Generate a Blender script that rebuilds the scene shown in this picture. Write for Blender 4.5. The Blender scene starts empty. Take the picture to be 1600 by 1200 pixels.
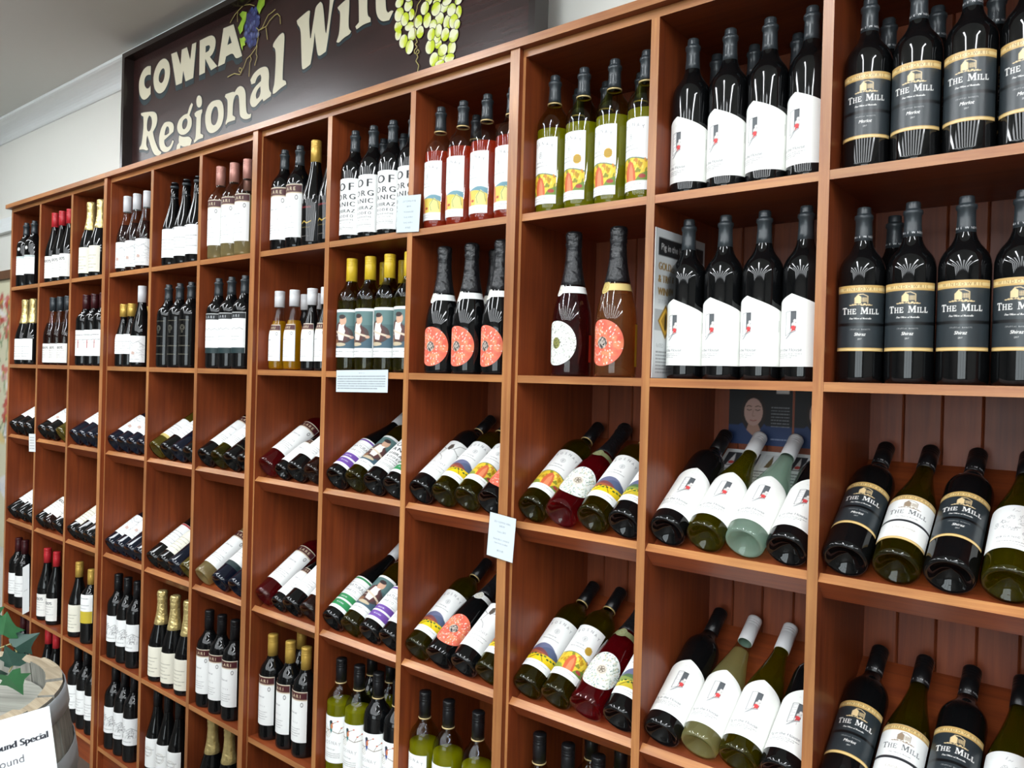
import bpy, math, random
import numpy as np
from mathutils import Matrix, Vector

random.seed(7)
RNG = np.random.default_rng(11)
SC = bpy.context.scene
COL = SC.collection

# ------------------------------------------------------------------ camera, world, lights, exposure
CAM_C = np.array([3.8896, -1.28543, 1.49874])
CAM_R = np.array([[0.7809064, -0.6241716, -0.0243915],
                  [0.6240410, 0.7812736, -0.0135786],
                  [0.0275318, -0.0046176, 0.9996103]])
CAM_F = 1205.134
cam = bpy.data.cameras.new('camera')
cam.sensor_width = 36.0
cam.sensor_fit = 'HORIZONTAL'
cam.lens = CAM_F / 1600.0 * 36.0
cam.clip_start = 0.05
cam_ob = bpy.data.objects.new('camera', cam)
COL.objects.link(cam_ob)
r_, f_, u_ = (CAM_R[:, i] for i in range(3))
cam_ob.matrix_world = Matrix([[r_[0], u_[0], -f_[0], CAM_C[0]],
                              [r_[1], u_[1], -f_[1], CAM_C[1]],
                              [r_[2], u_[2], -f_[2], CAM_C[2]],
                              [0, 0, 0, 1]])
SC.camera = cam_ob

world = bpy.data.worlds.new('world')
SC.world = world
world.use_nodes = True
world.node_tree.nodes['Background'].inputs[0].default_value = (0.9, 0.95, 1.0, 1)
world.node_tree.nodes['Background'].inputs[1].default_value = 5.0      # bright day outside the shop front

LAMP_STRENGTH = 34.0
SC.view_settings.view_transform = 'Standard'
SC.view_settings.look = 'None'
SC.view_settings.gamma = 1.0
SC.view_settings.use_curve_mapping = False
SC.view_settings.exposure = 0.16

CEIL = 2.85
WALL_Y = 0.33


def ray(u, v):
    return CAM_R @ np.array([(u - 800) / CAM_F, 1.0, -(v - 600) / CAM_F])


# ------------------------------------------------------------------ colour and materials
def lin(c):
    if isinstance(c, str):
        c = [int(c[i:i + 2], 16) / 255 for i in (0, 2, 4)]
    c = np.asarray(c, float)
    return np.where(c <= 0.04045, c / 12.92, ((c + 0.055) / 1.055) ** 2.4)


def rgba(c):
    return tuple(float(x) for x in lin(c)) + (1.0,)


def new_mat(name):
    m = bpy.data.materials.new(name)
    m.use_nodes = True
    nt = m.node_tree
    nt.nodes.clear()
    out = nt.nodes.new('ShaderNodeOutputMaterial')
    return m, nt, out


def pbr(name, color, rough=0.5, metal=0.0, spec=0.5, coat=0.0, noise=0.0, nscale=30.0, bump=0.0, trans=0.0, ior=1.45):
    m, nt, out = new_mat(name)
    b = nt.nodes.new('ShaderNodeBsdfPrincipled')
    nt.links.new(b.outputs[0], out.inputs[0])
    col = rgba(color)
    b.inputs['Base Color'].default_value = col
    b.inputs['Roughness'].default_value = rough
    b.inputs['Metallic'].default_value = metal
    b.inputs['Specular IOR Level'].default_value = spec
    b.inputs['Coat Weight'].default_value = coat
    b.inputs['Coat Roughness'].default_value = 0.05
    b.inputs['Transmission Weight'].default_value = trans
    b.inputs['IOR'].default_value = ior
    if noise or bump:
        tc = nt.nodes.new('ShaderNodeTexCoord')
        n = nt.nodes.new('ShaderNodeTexNoise')
        n.inputs['Scale'].default_value = nscale
        n.inputs['Detail'].default_value = 4
        nt.links.new(tc.outputs['Object'], n.inputs['Vector'])
        if noise:
            mx = nt.nodes.new('ShaderNodeMixRGB')
            mx.inputs[1].default_value = tuple(c * (1 - noise) for c in col[:3]) + (1,)
            mx.inputs[2].default_value = tuple(min(1, c * (1 + noise)) for c in col[:3]) + (1,)
            nt.links.new(n.outputs['Fac'], mx.inputs[0])
            nt.links.new(mx.outputs[0], b.inputs['Base Color'])
        if bump:
            bp = nt.nodes.new('ShaderNodeBump')
            bp.inputs['Strength'].default_value = bump
            bp.inputs['Distance'].default_value = 0.004
            nt.links.new(n.outputs['Fac'], bp.inputs['Height'])
            nt.links.new(bp.outputs[0], b.inputs['Normal'])
    return m


def wood(name, c1, c2, axis, rough=0.38, scale=1.0, spec=0.45, coat=0.0):
    """stained timber: grain stretched along one axis, blotches, per-board variation"""
    m, nt, out = new_mat(name)
    L = nt.links
    b = nt.nodes.new('ShaderNodeBsdfPrincipled')
    L.new(b.outputs[0], out.inputs[0])
    tc = nt.nodes.new('ShaderNodeTexCoord')
    oi = nt.nodes.new('ShaderNodeObjectInfo')
    add = nt.nodes.new('ShaderNodeVectorMath')
    add.operation = 'MULTIPLY_ADD'
    cmb = nt.nodes.new('ShaderNodeCombineXYZ')
    for i in range(3):
        L.new(oi.outputs['Random'], cmb.inputs[i])
    add.inputs[1].default_value = (37, 23, 51)
    L.new(cmb.outputs[0], add.inputs[0])
    L.new(tc.outputs['Object'], add.inputs[2])
    mp = nt.nodes.new('ShaderNodeMapping')
    s = [70 * scale, 70 * scale, 70 * scale]
    s['xyz'.index(axis)] = 3.0 * scale
    mp.inputs['Scale'].default_value = s
    L.new(add.outputs[0], mp.inputs['Vector'])
    n1 = nt.nodes.new('ShaderNodeTexNoise')
    n1.inputs['Scale'].default_value = 1.0
    n1.inputs['Detail'].default_value = 5
    n1.inputs['Roughness'].default_value = 0.65
    n1.inputs['Distortion'].default_value = 0.6
    L.new(mp.outputs[0], n1.inputs['Vector'])
    n2 = nt.nodes.new('ShaderNodeTexNoise')
    n2.inputs['Scale'].default_value = 5.0
    n2.inputs['Detail'].default_value = 2
    L.new(add.outputs[0], n2.inputs['Vector'])
    r1 = nt.nodes.new('ShaderNodeValToRGB')
    r1.color_ramp.elements[0].position = 0.3
    r1.color_ramp.elements[0].color = rgba(c1)
    r1.color_ramp.elements[1].position = 0.72
    r1.color_ramp.elements[1].color = rgba(c2)
    L.new(n1.outputs['Fac'], r1.inputs[0])
    hs = nt.nodes.new('ShaderNodeHueSaturation')
    mr = nt.nodes.new('ShaderNodeMapRange')
    mr.inputs['From Min'].default_value = 0.3
    mr.inputs['From Max'].default_value = 0.7
    mr.inputs['To Min'].default_value = 0.82
    mr.inputs['To Max'].default_value = 1.18
    L.new(n2.outputs['Fac'], mr.inputs['Value'])
    L.new(mr.outputs[0], hs.inputs['Value'])
    L.new(r1.outputs[0], hs.inputs['Color'])
    hs2 = nt.nodes.new('ShaderNodeHueSaturation')
    mr2 = nt.nodes.new('ShaderNodeMapRange')
    mr2.inputs['To Min'].default_value = 0.9
    mr2.inputs['To Max'].default_value = 1.1
    L.new(oi.outputs['Random'], mr2.inputs['Value'])
    L.new(mr2.outputs[0], hs2.inputs['Value'])
    L.new(hs.outputs[0], hs2.inputs['Color'])
    L.new(hs2.outputs[0], b.inputs['Base Color'])
    b.inputs['Roughness'].default_value = rough
    b.inputs['Specular IOR Level'].default_value = spec
    b.inputs['Coat Weight'].default_value = coat
    bp = nt.nodes.new('ShaderNodeBump')
    bp.inputs['Strength'].default_value = 0.12
    bp.inputs['Distance'].default_value = 0.002
    L.new(n1.outputs['Fac'], bp.inputs['Height'])
    L.new(bp.outputs[0], b.inputs['Normal'])
    return m


def glass_thin(name, tint, gloss=0.02):
    """thin bottle wall: coloured see-through glass with a sharp reflection on its outside"""
    m, nt, out = new_mat(name)
    L = nt.links
    tr = nt.nodes.new('ShaderNodeBsdfTransparent')
    tr.inputs[0].default_value = rgba(tint)
    gl = nt.nodes.new('ShaderNodeBsdfGlossy')
    gl.inputs['Roughness'].default_value = gloss
    fr = nt.nodes.new('ShaderNodeFresnel')
    fr.inputs['IOR'].default_value = 1.5
    ge = nt.nodes.new('ShaderNodeNewGeometry')
    iv = nt.nodes.new('ShaderNodeMath')
    iv.operation = 'SUBTRACT'
    iv.inputs[0].default_value = 1.0
    L.new(ge.outputs['Backfacing'], iv.inputs[1])
    mu = nt.nodes.new('ShaderNodeMath')
    mu.operation = 'MULTIPLY'
    L.new(fr.outputs[0], mu.inputs[0])
    L.new(iv.outputs[0], mu.inputs[1])
    mx = nt.nodes.new('ShaderNodeMixShader')
    L.new(mu.outputs[0], mx.inputs[0])
    L.new(tr.outputs[0], mx.inputs[1])
    L.new(gl.outputs[0], mx.inputs[2])
    L.new(mx.outputs[0], out.inputs[0])
    return m


def wine_mat(name, color, cloud):
    """clear coloured wine: mostly refracting, with some light scattered inside it"""
    m, nt, out = new_mat(name)
    L = nt.links
    b = nt.nodes.new('ShaderNodeBsdfPrincipled')
    b.inputs['Base Color'].default_value = rgba(color)
    b.inputs['Roughness'].default_value = 0.0
    b.inputs['Transmission Weight'].default_value = 1.0
    b.inputs['IOR'].default_value = 1.34
    tl = nt.nodes.new('ShaderNodeBsdfTranslucent')
    tl.inputs[0].default_value = rgba(color)
    df = nt.nodes.new('ShaderNodeBsdfDiffuse')
    df.inputs[0].default_value = rgba(color)
    m1 = nt.nodes.new('ShaderNodeMixShader')
    m1.inputs[0].default_value = 0.5
    L.new(tl.outputs[0], m1.inputs[1])
    L.new(df.outputs[0], m1.inputs[2])
    m2 = nt.nodes.new('ShaderNodeMixShader')
    m2.inputs[0].default_value = cloud
    tr = nt.nodes.new('ShaderNodeBsdfTransparent')
    tr.inputs[0].default_value = rgba(color)
    m3 = nt.nodes.new('ShaderNodeMixShader')
    m3.inputs[0].default_value = 0.55
    L.new(b.outputs[0], m3.inputs[1])
    L.new(tr.outputs[0], m3.inputs[2])
    L.new(m3.outputs[0], m2.inputs[1])
    L.new(m1.outputs[0], m2.inputs[2])
    L.new(m2.outputs[0], out.inputs[0])
    return m


def print_mat(name, rough=0.45, spec=0.35):
    m, nt, out = new_mat(name)
    b = nt.nodes.new('ShaderNodeBsdfPrincipled')
    a = nt.nodes.new('ShaderNodeAttribute')
    a.attribute_name = 'print'
    nt.links.new(a.outputs['Color'], b.inputs['Base Color'])
    b.inputs['Roughness'].default_value = rough
    b.inputs['Specular IOR Level'].default_value = spec
    nt.links.new(b.outputs[0], out.inputs[0])
    return m


M = {}
WP1, WP2 = '70311a', '914722'
WE1, WE2 = '965b36', 'ba834f'  # edging timber's own lighter tone, with direct front light added to the colour
for ax in 'xyz':
    M['panel_' + ax] = wood('stained_panel_' + ax, WP1, WP2, ax)
    M['edge_' + ax] = wood('timber_edge_lit_' + ax, WE1, WE2, ax, rough=0.3, spec=0.55)
M['board'] = wood('stained_back_board', '6c301a', '894524', 'z', rough=0.42)
M['wall'] = pbr('painted_wall', 'e6e6df', 0.6, noise=0.02, nscale=3)
M['wall_shop'] = pbr('shop_wall', '7c7974', 0.6, noise=0.05, nscale=2)
M['ceiling'] = pbr('painted_ceiling', 'd9dad5', 0.8, noise=0.02, nscale=2)
M['cornice'] = pbr('cornice_gloss_paint', 'eef2f2', 0.35)
M['floor'] = pbr('vinyl_floor', '565049', 0.4, noise=0.12, nscale=9)
M['black_glass'] = pbr('black_wine_glass', '0b0c0d', 0.035, spec=0.55)
M['black_glass_blue'] = pbr('blue_black_wine_glass', '0c1220', 0.03, spec=0.6)
M['thin_olive'] = glass_thin('olive_glass', 'c3c58e')
M['thin_leaf'] = glass_thin('leaf_green_glass', 'd9da98')
M['thin_clear'] = glass_thin('clear_glass', 'f1f4f1')
M['thin_pale'] = glass_thin('pale_green_glass', 'e9f5ed')
WINES = {'white': 'cfc04a', 'bright': 'd8cc33', 'lime': 'e4e42c', 'rose': 'f4542c', 'roseblush': 'd9604a', 'cherry': 'd02236', 'plum': '9a3440', 'gold': 'f2b93a',
         'straw': 'f0dca4', 'mint': 'ecf6f0', 'amber': 'eeb40e', 'brown': '8a4a3c', 'pinkgold': 'f0b070'}
for k, c in WINES.items():
    M['wine_' + k] = wine_mat('wine_' + k, c, {'rose': .4, 'amber': .45, 'bright': .15, 'lime': .45, 'cherry': .12, 'straw': .3, 'mint': .38, 'pinkgold': .12}.get(k, .08))
M['cap_dark'] = pbr('dark_cap', '2e3438', 0.3, spec=0.6)
M['cap_black'] = pbr('black_cap', '141416', 0.28, spec=0.5)
M['cap_white'] = pbr('white_cap', 'd6d6d8', 0.35, spec=0.5)
M['cap_yellow'] = pbr('yellow_cap', 'd6b42c', 0.35)
M['cap_gold'] = pbr('gold_cap', 'c9a44e', 0.35, metal=0.4)
M['cap_red'] = pbr('red_cap', 'b3262e', 0.35)
M['cap_copper'] = pbr('copper_cap', 'b98478', 0.35, metal=0.3)
M['cap_maroon'] = pbr('maroon_cap', '3a1216', 0.35)
M['foil_gold'] = pbr('gold_foil', 'e8d290', 0.26, metal=0.7, bump=0.9, nscale=90)
M['foil_black'] = pbr('black_foil', '17181b', 0.3, spec=0.6, bump=0.9, nscale=90)
M['line_gold'] = pbr('gold_line', 'd8c08a', 0.35, metal=0.3)
M['print'] = print_mat('printed_label')
M['print_glass'] = print_mat('printed_on_glass', 0.05, 0.5)
M['print_gloss'] = print_mat('printed_gloss', 0.3, 0.6)
M['shop_glass'] = glass_thin('window_glass', 'eef4f2')
M['print_paint'] = print_mat('painted_art', 0.35, 0.45)
M['lamp'] = None


# ------------------------------------------------------------------ mesh helpers
class MB:
    def __init__(self):
        self.v, self.f, self.mi, self.mats, self.sm = [], [], [], [], []

    def _m(self, mat):
        if mat not in self.mats:
            self.mats.append(mat)
        return self.mats.index(mat)

    def poly(self, pts, mat, smooth=False):
        b = len(self.v)
        self.v += [tuple(p) for p in pts]
        self.f.append(tuple(range(b, b + len(pts))))
        self.mi.append(self._m(mat))
        self.sm.append(smooth)

    def grid(self, P, mat, smooth=True, wrap=False):
        """P: array rows x cols x 3"""
        b = len(self.v)
        n, k = P.shape[:2]
        self.v += [tuple(p) for p in P.reshape(-1, 3)]
        i = self._m(mat)
        for r in range(n - 1):
            for c in range(k if wrap else k - 1):
                d = (c + 1) % k
                self.f.append((b + r * k + c, b + r * k + d, b + (r + 1) * k + d, b + (r + 1) * k + c))
                self.mi.append(i)
                self.sm.append(smooth)

    def box(self, x0, x1, y0, y1, z0, z1, mat, front=None):
        p = [(x0, y0, z0), (x1, y0, z0), (x1, y1, z0), (x0, y1, z0), (x0, y0, z1), (x1, y0, z1), (x1, y1, z1), (x0, y1, z1)]
        self.hexa(p, mat, front)

    def hexa(self, p, mat, front=None):
        for k, q in enumerate([(0, 3, 2, 1), (4, 5, 6, 7), (0, 1, 5, 4), (1, 2, 6, 5), (2, 3, 7, 6), (3, 0, 4, 7)]):
            self.poly([p[i] for i in q], front if (front and k == 2) else mat)

    def prism(self, prof, x0, x1, mat, mats=None):
        """prof: (y,z) polygon extruded along x"""
        n = len(prof)
        for i in range(n):
            a, b = prof[i], prof[(i + 1) % n]
            self.poly([(x0, *a), (x1, *a), (x1, *b), (x0, *b)], (mats or {}).get(i, mat))
        self.poly([(x0, *q) for q in prof][::-1], mat)
        self.poly([(x1, *q) for q in prof], mat)

    def extrude(self, pts, n, d, mat, mat_side=None):
        """flat polygon (3D points, normal n) given thickness d"""
        n = np.asarray(n, float)
        P = [np.asarray(p, float) for p in pts]
        Q = [p + n * d for p in P]
        self.poly(Q, mat)
        self.poly(P[::-1], mat)
        k = len(P)
        for i in range(k):
            j = (i + 1) % k
            self.poly([P[i], P[j], Q[j], Q[i]], mat_side or mat)

    def lathe(self, prof, mat, n=28):
        a = np.linspace(0, 2 * math.pi, n, endpoint=False)
        prof = np.array(prof, float)
        P = np.stack([prof[:, :1] * np.cos(a), prof[:, :1] * np.sin(a), np.repeat(prof[:, 1:], n, 1)], 2)
        self.grid(P, mat, True, True)

    def tube(self, pts, r, mat, n=8):
        pts = [Vector(p) for p in pts]
        rows = []
        for i, p in enumerate(pts):
            d = (pts[min(i + 1, len(pts) - 1)] - pts[max(i - 1, 0)]).normalized()
            s = d.orthogonal().normalized()
            t = d.cross(s)
            rows.append([tuple(p + (s * math.cos(q) + t * math.sin(q)) * (r if not callable(r) else r(i))) for q in np.linspace(0, 2 * math.pi, n, endpoint=False)])
        self.grid(np.array(rows), mat, True, True)

    def mesh(self, name):
        me = bpy.data.meshes.new(name)
        me.from_pydata(self.v, [], self.f)
        for m in self.mats:
            me.materials.append(M[m])
        me.polygons.foreach_set('material_index', self.mi)
        me.polygons.foreach_set('use_smooth', self.sm)
        me.update()
        return me

    def ob(self, name, parent=None):
        o = bpy.data.objects.new(name, self.mesh(name))
        COL.objects.link(o)
        if parent:
            o.parent = parent
        return o


def tag(o, label=None, cat=None, group=None, kind=None):
    for k, v in (('label', label), ('category', cat), ('group', group), ('kind', kind)):
        if v:
            o[k] = v
    return o


def thing(name, label, cat, loc=(0, 0, 0), group=None):
    o = bpy.data.objects.new(name, None)
    o.empty_display_size = 0.05
    COL.objects.link(o)
    o.location = loc
    return tag(o, label, cat, group)


# ------------------------------------------------------------------ a small canvas for printed artwork (flat print on labels and cards)
def tri_text(s, cache={}):
    if s in cache:
        return cache[s]
    cu = bpy.data.curves.new('lettering', 'FONT')
    cu.body = s
    cu.size = 1.0
    cu.resolution_u = 4
    o = bpy.data.objects.new('lettering', cu)
    COL.objects.link(o)
    dg = bpy.context.evaluated_depsgraph_get()
    dg.update()
    me = o.evaluated_get(dg).to_mesh()
    me.calc_loop_triangles()
    V = np.array([v.co[:2] for v in me.vertices]) if len(me.vertices) else np.zeros((0, 2))
    T = [tuple(t.vertices) for t in me.loop_triangles]
    bpy.data.objects.remove(o)
    bpy.data.curves.remove(cu)
    w = float(V[:, 0].max()) if len(V) else 0.0
    cache[s] = (V, T, w)
    return cache[s]


SERIF = {  # capital letters with slab feet, unit height, built from strokes: (polygons, width)
    'T': ([[(.0, 1), (.0, .74), (.06, .74), (.1, .9), (.32, .9), (.32, .08), (.22, .06), (.22, 0), (.58, 0), (.58, .06), (.48, .08), (.48, .9), (.7, .9), (.74, .74), (.8, .74), (.8, 1)]], .8),
    'H': ([[(0, 0), (0, .07), (.1, .09), (.1, .91), (0, .93), (0, 1), (.36, 1), (.36, .93), (.26, .91), (.26, .56), (.62, .56), (.62, .91), (.52, .93), (.52, 1), (.88, 1), (.88, .93), (.78, .91), (.78, .09), (.88, .07), (.88, 0), (.52, 0), (.52, .07), (.62, .09), (.62, .46), (.26, .46), (.26, .09), (.36, .07), (.36, 0)]], .88),
    'E': ([[(0, 0), (0, .07), (.1, .09), (.1, .91), (0, .93), (0, 1), (.68, 1), (.7, .74), (.63, .74), (.58, .91), (.26, .91), (.26, .56), (.45, .56), (.48, .66), (.54, .66), (.54, .38), (.48, .38), (.45, .47), (.26, .47), (.26, .09), (.6, .09), (.66, .28), (.73, .28), (.71, 0)]], .73),
    'M': ([[(0, 0), (0, .07), (.09, .09), (.12, .91), (.02, .93), (.02, 1), (.3, 1), (.55, .35), (.8, 1), (1.08, 1), (1.08, .93), (.98, .91), (1.01, .09), (1.1, .07), (1.1, 0), (.74, 0), (.74, .07), (.84, .09), (.82, .72), (.54, .02), (.48, .02), (.2, .74), (.18, .09), (.28, .07), (.28, 0)]], 1.1),
    'I': ([[(0, 0), (0, .07), (.1, .09), (.1, .91), (0, .93), (0, 1), (.36, 1), (.36, .93), (.26, .91), (.26, .09), (.36, .07), (.36, 0)]], .36),
    'L': ([[(0, 0), (0, .07), (.1, .09), (.1, .91), (0, .93), (0, 1), (.36, 1), (.36, .93), (.26, .91), (.26, .09), (.56, .09), (.63, .32), (.7, .32), (.68, 0)]], .7),
}


class Canvas:
    def __init__(self, w, h, bg, ppm=3.0):
        self.w, self.h, self.ppm = w, h, ppm
        self.W, self.H = int(w * ppm) + 1, int(h * ppm) + 1
        self.a = np.zeros((self.H, self.W, 3))
        self.a[:] = lin(bg)

    def _px(self, pts):
        return [((x + self.w / 2) * self.ppm, y * self.ppm) for x, y in pts]

    def polys(self, plist, c, alpha=1.0):
        pl = [self._px(p) for p in plist]
        xs = [q[0] for p in pl for q in p]
        ys = [q[1] for p in pl for q in p]
        x0, x1 = max(0, int(min(xs))), min(self.W - 1, int(max(xs)) + 1)
        y0, y1 = max(0, int(min(ys))), min(self.H - 1, int(max(ys)) + 1)
        if x1 < x0 or y1 < y0:
            return
        X, Y = np.meshgrid(np.arange(x0, x1 + 1) + 0.0, np.arange(y0, y1 + 1) + 0.0)
        mk = np.zeros(X.shape, bool)
        for p in pl:
            n = len(p)
            for i in range(n):
                (ax, ay), (bx, by) = p[i], p[(i + 1) % n]
                if ay == by:
                    continue
                cross = (ay > Y) != (by > Y)
                mk ^= cross & (X < (bx - ax) * (Y - ay) / (by - ay) + ax)
        s = self.a[y0:y1 + 1, x0:x1 + 1]
        s[mk] = s[mk] * (1 - alpha) + lin(c) * alpha

    def poly(self, pts, c, alpha=1.0):
        self.polys([pts], c, alpha)

    def rect(self, x0, y0, x1, y1, c, alpha=1.0):
        self.poly([(x0, y0), (x1, y0), (x1, y1), (x0, y1)], c, alpha)

    def ell(self, cx, cy, rx, ry, c, alpha=1.0, rot=0.0, n=20):
        ca, sa = math.cos(rot), math.sin(rot)
        self.poly([(cx + rx * math.cos(t) * ca - ry * math.sin(t) * sa, cy + rx * math.cos(t) * sa + ry * math.sin(t) * ca) for t in np.linspace(0, 2 * math.pi, n, endpoint=False)], c, alpha)

    def line(self, pts, w, c, alpha=1.0):
        for (ax, ay), (bx, by) in zip(pts, pts[1:]):
            d = math.hypot(bx - ax, by - ay) or 1e-6
            nx, ny = -(by - ay) / d * w / 2, (bx - ax) / d * w / 2
            ex, ey = (bx - ax) / d * w * .3, (by - ay) / d * w * .3
            self.poly([(ax - ex + nx, ay - ey + ny), (bx + ex + nx, by + ey + ny), (bx + ex - nx, by + ey - ny), (ax - ex - nx, ay - ey - ny)], c, alpha)

    def ring(self, cx, cy, r, w, c, n=24):
        self.line([(cx + r * math.cos(t), cy + r * math.sin(t)) for t in np.linspace(0, 2 * math.pi, n + 1)], w, c)

    def text(self, s, x, y, size, c, align='c', sx=1.0, slant=0.0, bold=0.0, gap=0.0):
        """size: capital height in mm (font caps are about 0.73 of its size)"""
        k = size / 0.73
        if gap:
            chars = [(ch, tri_text(ch)[2] * k * sx if ch != ' ' else size * .4) for ch in s]
            tot = sum(w for _, w in chars) + gap * (len(s) - 1)
            cx = x - (tot / 2 if align == 'c' else tot if align == 'r' else 0)
            for ch, w in chars:
                if ch != ' ':
                    self.text(ch, cx, y, size, c, 'l', sx, slant, bold)
                cx += w + gap
            return
        V, T, w = tri_text(s)
        if not len(V):
            return
        x0 = x - (w * k * sx / 2 if align == 'c' else w * k * sx if align == 'r' else 0)
        P = np.stack([x0 + V[:, 0] * k * sx + V[:, 1] * k * slant, y + V[:, 1] * k], 1)
        for dx in ([0] if not bold else np.linspace(-bold, bold, 3 if bold < .4 else 5)):
            for t in T:
                self.poly([(P[i, 0] + dx, P[i, 1]) for i in t], c)

    def serif(self, s, x, y, size, c, first=1.0, gap=0.1):
        """slab-serif capitals; letters marked by * before them are drawn larger"""
        seq, big = [], False
        for ch in s:
            if ch == '*':
                big = True
                continue
            h = size * (first if big else 1.0)
            big = False
            seq.append((ch, h))
        tot = sum((SERIF[ch][1] * h if ch != ' ' else size * .55) for ch, h in seq) + gap * size * (len(seq) - 1)
        cx = x - tot / 2
        for ch, h in seq:
            if ch == ' ':
                cx += size * .55 + gap * size
                continue
            for p in SERIF[ch][0]:
                self.poly([(cx + q[0] * h, y + q[1] * h) for q in p], c)
            cx += SERIF[ch][1] * h + gap * size

    def fine(self, x0, x1, y, h, c, seed=0, alpha=.8):
        """a row of print too small to read"""
        rr = random.Random(seed * 977 + int(y * 31))
        if max(lin(c)) > .2:
            c = tuple(np.array([int(c[i:i + 2], 16) / 255 for i in (0, 2, 4)]) * .8)
        x = x0
        while x < x1:
            w = rr.uniform(1.2, 4.5)
            self.rect(x, y, min(x1, x + w), y + h, c, alpha)
            x += w + rr.uniform(.5, 1.0)

    def done(self, step):
        k = max(1, int(step * self.ppm * 0.8))
        a = self.a
        if k > 1:
            p = np.pad(a, ((k // 2, k - 1 - k // 2), (k // 2, k - 1 - k // 2), (0, 0)), 'edge')
            cs = np.cumsum(np.pad(p, ((1, 0), (0, 0), (0, 0))), 0)
            p = (cs[k:] - cs[:-k]) / k
            cs = np.cumsum(np.pad(p, ((0, 0), (1, 0), (0, 0))), 1)
            a = (cs[:, k:] - cs[:, :-k]) / k
        self.b = a
        return self

    def at(self, x, y):
        X = np.clip((x + self.w / 2) * self.ppm, 0, self.W - 1.001)
        Y = np.clip(y * self.ppm, 0, self.H - 1.001)
        i, j = X.astype(int), Y.astype(int)
        fx, fy = (X - i)[..., None], (Y - j)[..., None]
        i1, j1 = np.minimum(i + 1, self.W - 1), np.minimum(j + 1, self.H - 1)
        b = self.b
        return (b[j, i] * (1 - fx) + b[j, i1] * fx) * (1 - fy) + (b[j1, i] * (1 - fx) + b[j1, i1] * fx) * fy


def paint(me, cols):
    at = me.color_attributes.new('print', 'FLOAT_COLOR', 'POINT')
    d = np.ones((len(me.vertices), 4), np.float32)
    d[:, :3] = cols.reshape(-1, 3)
    at.data.foreach_set('color', d.ravel())


def sheet_mesh(name, cv, step, p0, ex, ey, thick=0.0006, mat='print'):
    """a printed flat sheet: p0 lower left corner, ex/ey full-size edge vectors, front face normal ex x ey"""
    p0, ex, ey = (np.asarray(q, float) for q in (p0, ex, ey))
    nx, ny = max(2, int(cv.w / step)), max(2, int(cv.h / step))
    s, t = np.meshgrid(np.linspace(0, 1, nx), np.linspace(0, 1, ny))
    n = np.cross(ex, ey)
    n /= np.linalg.norm(n)
    P = p0 + s[..., None] * ex + t[..., None] * ey + n * thick
    mb = MB()
    mb.grid(P, mat, False)
    cols = cv.done(step).at((s - .5) * cv.w, t * cv.h).reshape(-1, 3)
    k = len(mb.v)
    c = [p0, p0 + ex, p0 + ex + ey, p0 + ey]
    f = [q + n * thick for q in c]
    mb.poly(c[::-1], mat)
    for i in range(4):
        j = (i + 1) % 4
        mb.poly([c[i], c[j], f[j], f[i]], mat)
    me = mb.mesh(name)
    ext = np.tile(lin('e8e8e6'), (len(mb.v) - k, 1))
    paint(me, np.concatenate([cols, ext]))
    return me


# ------------------------------------------------------------------ label artwork
WHITE, GREY, INK = 'f3f4f2', '9a9a9c', '3a3a40'


def d_mill(kind):
    blk = kind != 'white'
    bg = '2b3236' if blk else 'f3f4f2'
    c = Canvas(92, 108, bg, 4)
    gold, gold2 = ('d9b877', 'b98f4e')
    for y0, y1 in ((96, 108), (0, 5.5)):
        n = 12
        for i in range(n):
            t = (i + .5) / n
            c.rect(-46, y0 + (y1 - y0) * i / n, 46, y0 + (y1 - y0) * (i + 1) / n, 'e2c98f' if .25 < t < .7 else 'cba563')
    c.text('WINDOWRIE', 0, 99.2, 5, '8d6a36', gap=2.6, bold=.1)
    fg = 'f4f2ee' if blk else '55585a'
    lg = 'e3c896' if blk else '9a8670'
    dk = bg if blk else 'e8e4da'
    # the mill: gable house, dark opening, slatted sails, stony ground
    c.poly([(-9, 78), (-9, 87), (-4, 92.5), (1, 88.5), (1, 78)], lg)
    c.poly([(1, 78), (1, 88.5), (3, 90), (11, 90), (11, 78)], dk)
    c.line([(-4, 92.5), (3.5, 93), (11, 89.5), (11, 78)], 1.1, lg)
    for i in range(4):
        c.line([(2.4 + i * 2.2, 80), (2.4 + i * 2.2, 87.5)], .7, lg)
    for i in range(4):
        c.line([(2, 81 + i * 2), (9.5, 81 + i * 2)], .5, lg)
    rr = random.Random(3)
    for i in range(60):
        x = rr.uniform(-17, 17)
        y = 74.6 + rr.uniform(0, 3.6) * (1 - abs(x) / 22)
        c.ell(x, y, rr.uniform(.8, 2), rr.uniform(.4, .9), lg if rr.random() < .75 else dk)
    c.serif('*THE *MILL', 0, 60.5, 8.4, fg, 1.28, .12)
    c.text('Fine Wine of Australia', 0, 52, 2.7, fg if blk else '8a8a8a', slant=.25, bold=.12)
    c.rect(-46, 41, 46, 46, '0a0c0e' if blk else '2a2c30')
    c.text('CENTRAL RANGES', 0, 34.2, 2.0, 'b9bab8' if blk else 'a0a0a0', gap=.7)
    word = {'shiraz': 'Shiraz', 'merlot': 'Merlot', 'white': 'Chardonnay'}[kind]
    c.text(word, 0, 25, 5.2, fg if blk else 'b5aca0', slant=.28, bold=.1)
    c.text('2017', 0, 18.5, 2.2, 'c9c9c6' if blk else 'a8a8a8', bold=.1)
    return c, 'rect', 0.72


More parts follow.
